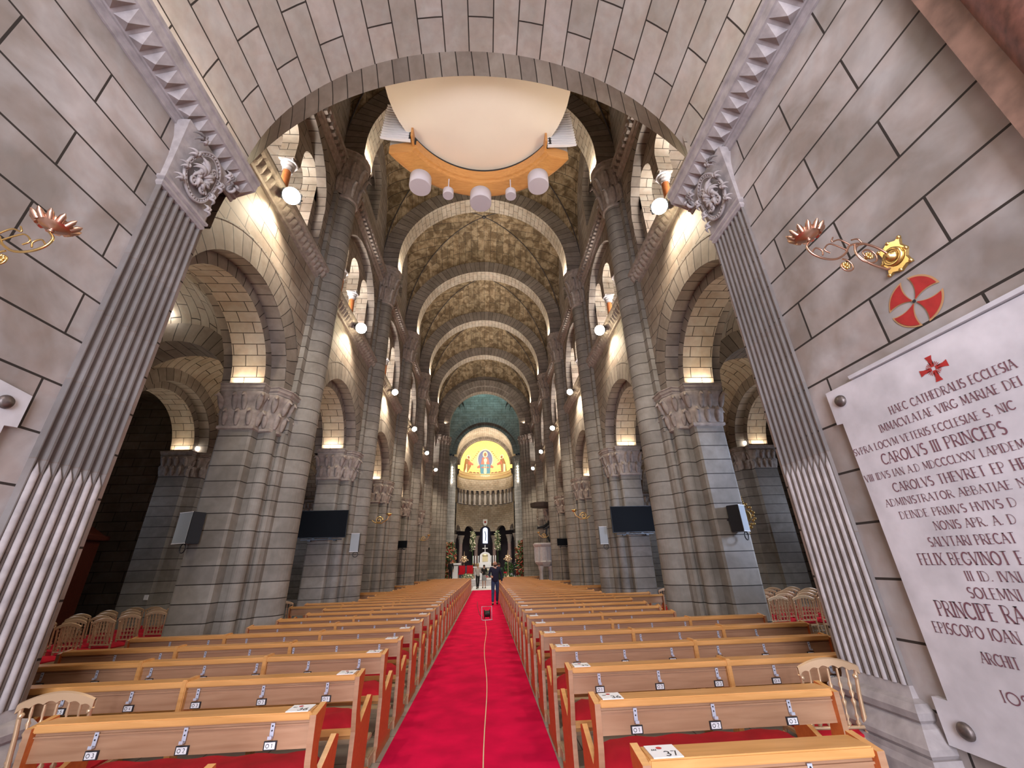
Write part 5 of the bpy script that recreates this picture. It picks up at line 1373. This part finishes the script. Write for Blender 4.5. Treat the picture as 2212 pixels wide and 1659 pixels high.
g = G(); g.prism([(0, 0), (.20, 0), (.20, .28), (0, .28)], lambda a, b: (.10 + a * .6 - .02, 0 + b * .6, a * .3), lambda a, b: (.10 + a * .6 - .02, .0 + b * .6, a * .3 + .003))
ob = g.build('papers', 'card', None, (.20, 19.53, 1.13), (.5, .3, 2.6)); tag(ob, 'white sheets of paper in the hand of the man in navy', 'paper')
person(-.62, 33.4, .02, .35, 1.74, 'fair-haired person in a pale jacket and black trousers seen from behind', dict(
    kl=(.11, .12, .50), al=(.12, .24, .10), tl=(.12, .38, .06), kr=(-.09, -.02, .50), ar=(-.09, -.10, .09), tr=(-.09, .04, .03), wl=(.26, .22, 1.12), el=(.26, .02, 1.15)), 'lightc', 'darkc', 'hairb', coat=1)
person(-.15, 34.2, .02, pi - .2, 1.64, 'person in a black jacket and grey skirt standing beside the pale jacket', dict(wl=(.12, .20, 1.15), el=(.25, .04, 1.14)), 'darkc', 'grey', 'haird', coat=1, skirt=True)
person(-3.05, 38.6, .48, pi, 1.62, 'person in black standing in front of the white lectern', dict(), 'darkc', 'darkc', 'haird')
person(2.75, 40.6, .48, pi * .9, 1.60, 'grey-haired person in a dark waistcoat at the right of the altar', dict(wl=(.10, .24, 1.2), wr=(-.08, .24, 1.2)), 'darkc', 'darkc', 'hairg')
person(.72, 25.2, .012, pi, 1.72, 'person in dark green mostly hidden behind the man in navy', dict(), plain('dark_green_cloth', (.015, .05, .03), .85), 'darkc', 'haird')

# ================================================================== cable reel and cable on the carpet
t = empty('cable_reel', (.03, 14.8, .014), .15, 'black cable reel standing on the red carpet', 'cable reel')
g = G(); T = lambda a, b, c: (c - .09, b, a + .17)
for z in (0, .17): g.lathe([(.02, z), (.13, z), (.13, z + .012), (.02, z + .012)], (0, 0, 0), 20, T=T)
g.build('flange', 'black', t)
g = G(); g.lathe([(.09, .012), (.095, .09), (.09, .17)], (0, 0, 0), 20, T=T); g.build('wound_cable', 'black', t)
g = G(); g.tube([(-.16, .06, 0), (-.17, .0, .38), (.15, .0, .38), (.16, .06, 0)], .012, 6); g.tube([(-.16, .06, .01), (-.15, -.12, .01), (.15, -.12, .01), (.16, .06, .01)], .012, 6); g.build('frame', 'steel', t)
g = G(); pts = []
for i in range(61):
    u = i / 60; y = .7 + 14.0 * u; pts.append((-.035 + .03 * sin(u * 5.0) * (1 - u) + .02 * sin(u * 17) + .03 * u, y, .018))
g.tube(pts, .0055, 6); ob = g.build('cable', 'cable'); tag(ob, 'thin pale yellow cable running down the carpet to the reel', 'cable')
g = G(); g.tube([(-.04, 14.95, .02), (-.12, 15.6, .02), (-.22, 16.2, .02), (-.28, 17.5, .02), (-.36, 19.5, .02), (-.42, 22, .02)], .008, 6); ob = g.build('cable', 'black'); tag(ob, 'thin black cable running from the reel towards the altar', 'cable')

# ================================================================== altar and sanctuary
FZ = .48
t = empty('altar', (XA, 44.4, FZ), 0, 'white altar table with carved marble front', 'altar')
g = G(); g.rbox(-1.25, 1.25, -.5, .5, .92, 1.02, .02); g.build('table_top', 'white', t); g = G(); g.rbox(-1.1, 1.1, -.4, .4, 0, .92, .02)
for i in range(6): g.rbox(-1.0 + i * .34, -.72 + i * .34, -.42, -.40, .12, .82, .01)
g.build('body', 'white', t)
t = empty('tabernacle', (XA, 45.4, FZ + 1.0), 0, 'white domed tabernacle topped by a cross behind the altar', 'tabernacle')
g = G(); g.rbox(-.62, .62, -.3, .3, -1.0, .4, .02); g.prism([(-.55, .4), (-.55, .95)] + [(.55 * cos(a), .95 + .42 * sin(a)) for a in [pi - pi * i / 14 for i in range(15)]] + [(.55, .4)], lambda a, b: (a, -.28, b), lambda a, b: (a, .2, b)); g.build('body', 'white', t)
g = G(); g.rbox(-.28, .28, -.31, -.28, .45, .95, .01); g.lathe([(.3, 0), (.3, .03), (.001, .04)], (0, 0, 0), 16, T=lambda a, b, c: (a, -.29 - c, 1.05 + b * .4)); g.build('door', plain('gilt_pale', (.7, .6, .35), .35, .3), t)
g = G(); g.rbox(-.035, .035, -.03, .03, 1.37, 2.05, .008); g.rbox(-.28, .28, -.03, .03, 1.68, 1.76, .008); g.build('cross', 'white', t)
for i, x in enumerate((-1.22, -.98, -.70, .62, .84, 1.08)):
    t = empty('candlestick', (XA + x, 45.4, FZ + 1.3), 0, 'tall white candle on a stand at the altar, %s from the left' % WORDN[i], 'candle', 'tall candles behind the altar')
    g = G(); g.lathe([(.10, -1.3), (.07, -1.25), (.03, -1.1), (.05, -.6), (.03, -.1), (.07, 0), (.03, .02)], (0, 0, 0), 12); g.build('stand', 'gold', t)
    g = G(); g.lathe([(.04, 0), (.04, .72), (.001, .74)], (0, 0, 0), 10); g.build('candle', 'card', t)
def foliage(name, x, y, z, w, h, n, mats, lab, cat, grp=None, dep=None, seed=1, leafs=.09, stand=None):
    t = empty(name, (x, y, z), 0, lab, cat, grp); rr = random.Random(seed)
    for mi, (mt, share) in enumerate(mats):
        g = G()
        for i in range(int(n * share)):
            a = rr.random() * 2 * pi; u = rr.random(); r = (rr.random() ** .5) * w / 2 * (1 if u < .85 else .7); c = Vector((r * cos(a), (dep or 1) * r * sin(a), h * u))
            d = Vector((rr.uniform(-1, 1), rr.uniform(-1, 1), rr.uniform(-.2, 1))).normalized(); s_ = d.orthogonal().normalized(); L_ = leafs * rr.uniform(.6, 1.5)
            g.add([tuple(c - d * L_), tuple(c + s_ * L_ * .45), tuple(c + d * L_), tuple(c - s_ * L_ * .45)])
        g.build(['foliage', 'flowers', 'red_sprays'][mi], mt, t)
    g = G(); g.tube([(0, 0, -(stand or 0)), (0, 0, h * .9)], .03, 6); g.build('stem', 'leaf', t)
    return t
for s in (-1, 1):
    sd = 'left' if s < 0 else 'right'
    foliage('flower_column', XA + s * 1.32, 46.0, FZ + 2.55, .62, 1.9, 260, (('leaf', .4), ('cream', .6)), 'tall column of cream flowers on the %s of the altar' % sd, 'flowers', None, seed=5 + s, leafs=.11, stand=2.55)
    foliage('shrub_arrangement', XA + s * 3.45 + .1, 40.2, 0.0 + .48, 1.5, 3.1, 1300, (('leaf', .5), ('ochre', .15), ('rose', .35)), 'tall arrangement of green and red branches at the %s chancel pier' % sd, 'plant', None, seed=9 + s, leafs=.13)
    t = empty('gilt_standard', (XA + s * 2.15 + .1, 43.5, FZ), 0, 'gilt processional stand with a pierced diamond head %s of the altar' % sd, 'stand')
    g = G(); g.lathe([(.22, 0), (.18, .05), (.05, .12), (.025, .3), (.025, 1.25), (.05, 1.3)], (0, 0, 0), 12); g.build('pole', 'gold2', t)
    g = G()
    for q in range(8):
        a = 2 * pi * q / 8; g.ball((.22 * cos(a), 0, 1.72 + .26 * sin(a)), .09, 0, 5, (1, .4, 1))
    g.lathe([(.2, 0), (.16, .04), (.001, .05)], (0, 0, 0), 14, T=lambda a, b, c: (a, -c, 1.72 + b)); g.tube([(0, 0, 1.95), (0, 0, 2.45)], [.05, .01], 6); g.ball((-.36, 0, 1.62), .07, 0, 5); g.ball((.36, 0, 1.62), .07, 0, 5)
    g.build('head', 'gold2', t)
t = empty('lectern', (XA - 2.65, 39.9, FZ), 0, 'white lectern with a flat open top, left of the altar', 'lectern')
g = G(); g.rbox(-.24, .24, -.18, .18, 0, 1.15, .02); g.build('pedestal', 'white', t); g = G(); g.rbox(-.5, .5, -.25, .28, 1.2, 1.36, .02); g.build('book_rest', 'white', t)
for i, (x, y, lab) in enumerate(((-2.15, 41.6, 'red armchair right of the white lectern'), (-1.45, 42.6, 'red armchair between the lectern and the altar'), (1.75, 42.6, 'low red stool with gilt frame right of the altar'))):
    t = empty('red_armchair', (XA + x, y, FZ), 0, lab, 'chair')
    g = G(); g.rbox(-.32, .32, -.3, .3, .38, .5, .02); g.build('seat', 'velvet', t)
    if i < 2: g = G(); g.rbox(-.3, .3, .25, .32, .5, 1.15, .02); g.build('backrest', 'velvet', t)
    for a in (-1, 1):
        for b in (-1, 1): g = G(); g.tube([(a * .3, b * .27, 0), (a * .3, b * .27, .4)], .025, 6); g.build('leg', 'gold2', t)
foliage('flower_arrangement', XA - 1.55, 40.6, FZ, 1.3, .45, 240, (('leaf', .6), ('cream', .3), ('ochre', .1)), 'low bed of green leaves and cream flowers left of the steps', 'flowers', seed=31, leafs=.08)
foliage('flower_arrangement', XA + .2, 43.6, FZ + .02, .9, .75, 200, (('leaf', .35), ('cream', .65)), 'cream flowers in front of the altar', 'flowers', seed=32, leafs=.08)
foliage('potted_plant', XA + 2.35, 44.2, FZ, 1.0, 1.3, 260, (('leaf', 1.0),), 'dark leafy plant behind the grey-haired person', 'plant', seed=33, leafs=.12)
# narrow stained glass behind the altar, shield above
t = empty('stained_glass_window', (XA, 52.6, 4.0), 0, 'narrow bright arched stained glass window over the altar', 'window')
pl = [(-.30, 0), (.30, 0), (.30, 1.55)] + [(.30 * cos(a), 1.55 + .30 * sin(a)) for a in [pi * i / 10 for i in range(1, 10)]] + [(-.30, 1.55)]
g = G(); g.prism(pl, lambda a, b: (a, 0, b), lambda a, b: (a, .05, b)); g.build('glass', 'glass', t)
g = G(); g.tube([(a * 1.06, -.01, b) for a, b in pl + pl[:1]], .03, 6); g.tube([(0, -.01, .3), (.06, -.01, .9), (-.04, -.01, 1.4)], .05, 6); g.build('frame', 'navy', t)
t = empty('coat_of_arms', (XA, 49.55, 6.0), 0, 'white shield with a small red crest under the centre arch', 'shield')
g = G(); sh = [(-.26, .5), (.26, .5), (.26, .1), (.18, -.12), (0, -.25), (-.18, -.12), (-.26, .1)]; g.prism(sh, lambda a, b: (a, 0, b), lambda a, b: (a, .05, b)); g.build('field', 'card', t)
g = G(); g.ball((0, -.01, .18), .11, 0, 6, (1, .2, 1.2)); g.build('crest', 'redpaint', t)
# low screens of the choir
g = G(); g.rbox(XA - 3.0, XA - 1.4, 45.9, 46.1, FZ, FZ + 1.1, .02); ob = g.build('choir_screen', 'night'); tag(ob, 'low dark choir screen left of the tabernacle', 'screen')
# ------------------------------------------------------------------ pulpit on the right
t = empty('pulpit', (3.05, 28.0, 0), 0, 'carved pale marble pulpit on columns with stairs, right side of the nave', 'pulpit')
oc = [(.85 * cos(2 * pi * i / 8 + pi / 8), .85 * sin(2 * pi * i / 8 + pi / 8)) for i in range(8)]
g = G(); mould(g, oc, [(-.35, 1.55), (-.1, 1.75), (-.02, 1.85), (-.06, 1.9), (-.06, 2.75), (.02, 2.82), (.08, 2.9), (.08, 2.98), (0, 3.0)]); 
for i in range(8):
    a = 2 * pi * i / 8; g.rbox(.76 * cos(a) - .05, .76 * cos(a) + .05, .76 * sin(a) - .05, .76 * sin(a) + .05, 1.9, 2.75, .01)
g.build('drum', 'marble', t)
for i in range(4):
    a = pi / 4 + pi / 2 * i; g = G(); g.lathe([(.16, 0), (.14, .12), (.10, .2), (.09, 1.3), (.13, 1.35), (.18, 1.6)], (.5 * cos(a), .5 * sin(a), 0), 12); g.build('column', 'marble', t)
g = G()
st = [(.7, 0), (3.3, 0), (3.3, .15)]
for i in range(9): st += [(3.3 - .28 * (i + 1) + .28, .15 + .2 * i), (3.3 - .28 * (i + 1), .15 + .2 * i)]
st += [(.75, 1.95)]
g.prism(st, lambda a, b: (.45 + .0, -a * .9, b), lambda a, b: (.62, -a * .9, b)); g.build('stair_wall', 'marble', t)
g = G(); g.tube([(.5, -.7, 2.95), (.52, -1.6, 2.2), (.54, -3.0, 1.15)], .07, 8)
for i in range(7): g.tube([(.52, -.8 - .3 * i, 1.7 - .2 * i), (.52, -.8 - .3 * i, 2.8 - .23 * i)], .035, 6)
g.build('stair_rail', 'marble', t)
g = G(); rr = random.Random(8)
g.prism([(.95 * cos(2 * pi * i / 8), .95 * sin(2 * pi * i / 8)) for i in range(8)], lambda a, b: (a, b, 5.35), lambda a, b: (a * 1.02, b * 1.02, 5.62)); g.build('sounding_board', plain('dark_oak', (.025, .012, .008), .5), t)
g = G(); g.tube([(.0, .1, 3.9), (.55, .0, 4.1), (.8, 0, 4.6)], .07, 8); g.tube([(-.5, .1, 4.0), (.0, .1, 4.05), (.5, .1, 4.3)], .09, 8); g.ball((.45, .1, 4.35), .12, 0, 6); g.tube([(.3, .1, 4.1), (.2, .1, 3.6), (.45, .1, 3.1)], .08, 8); g.build('crucifix', 'black', t)
g = G(); 
for i in range(3): g.tube([(-.45 + .12 * i, -.3, 3.0), (-.45 + .12 * i, -.3, 3.45)], .02, 6)
g.build('candles', 'black', t)
t.location = (3.62, 26.9, 0); t.scale = (.8, .8, .92)
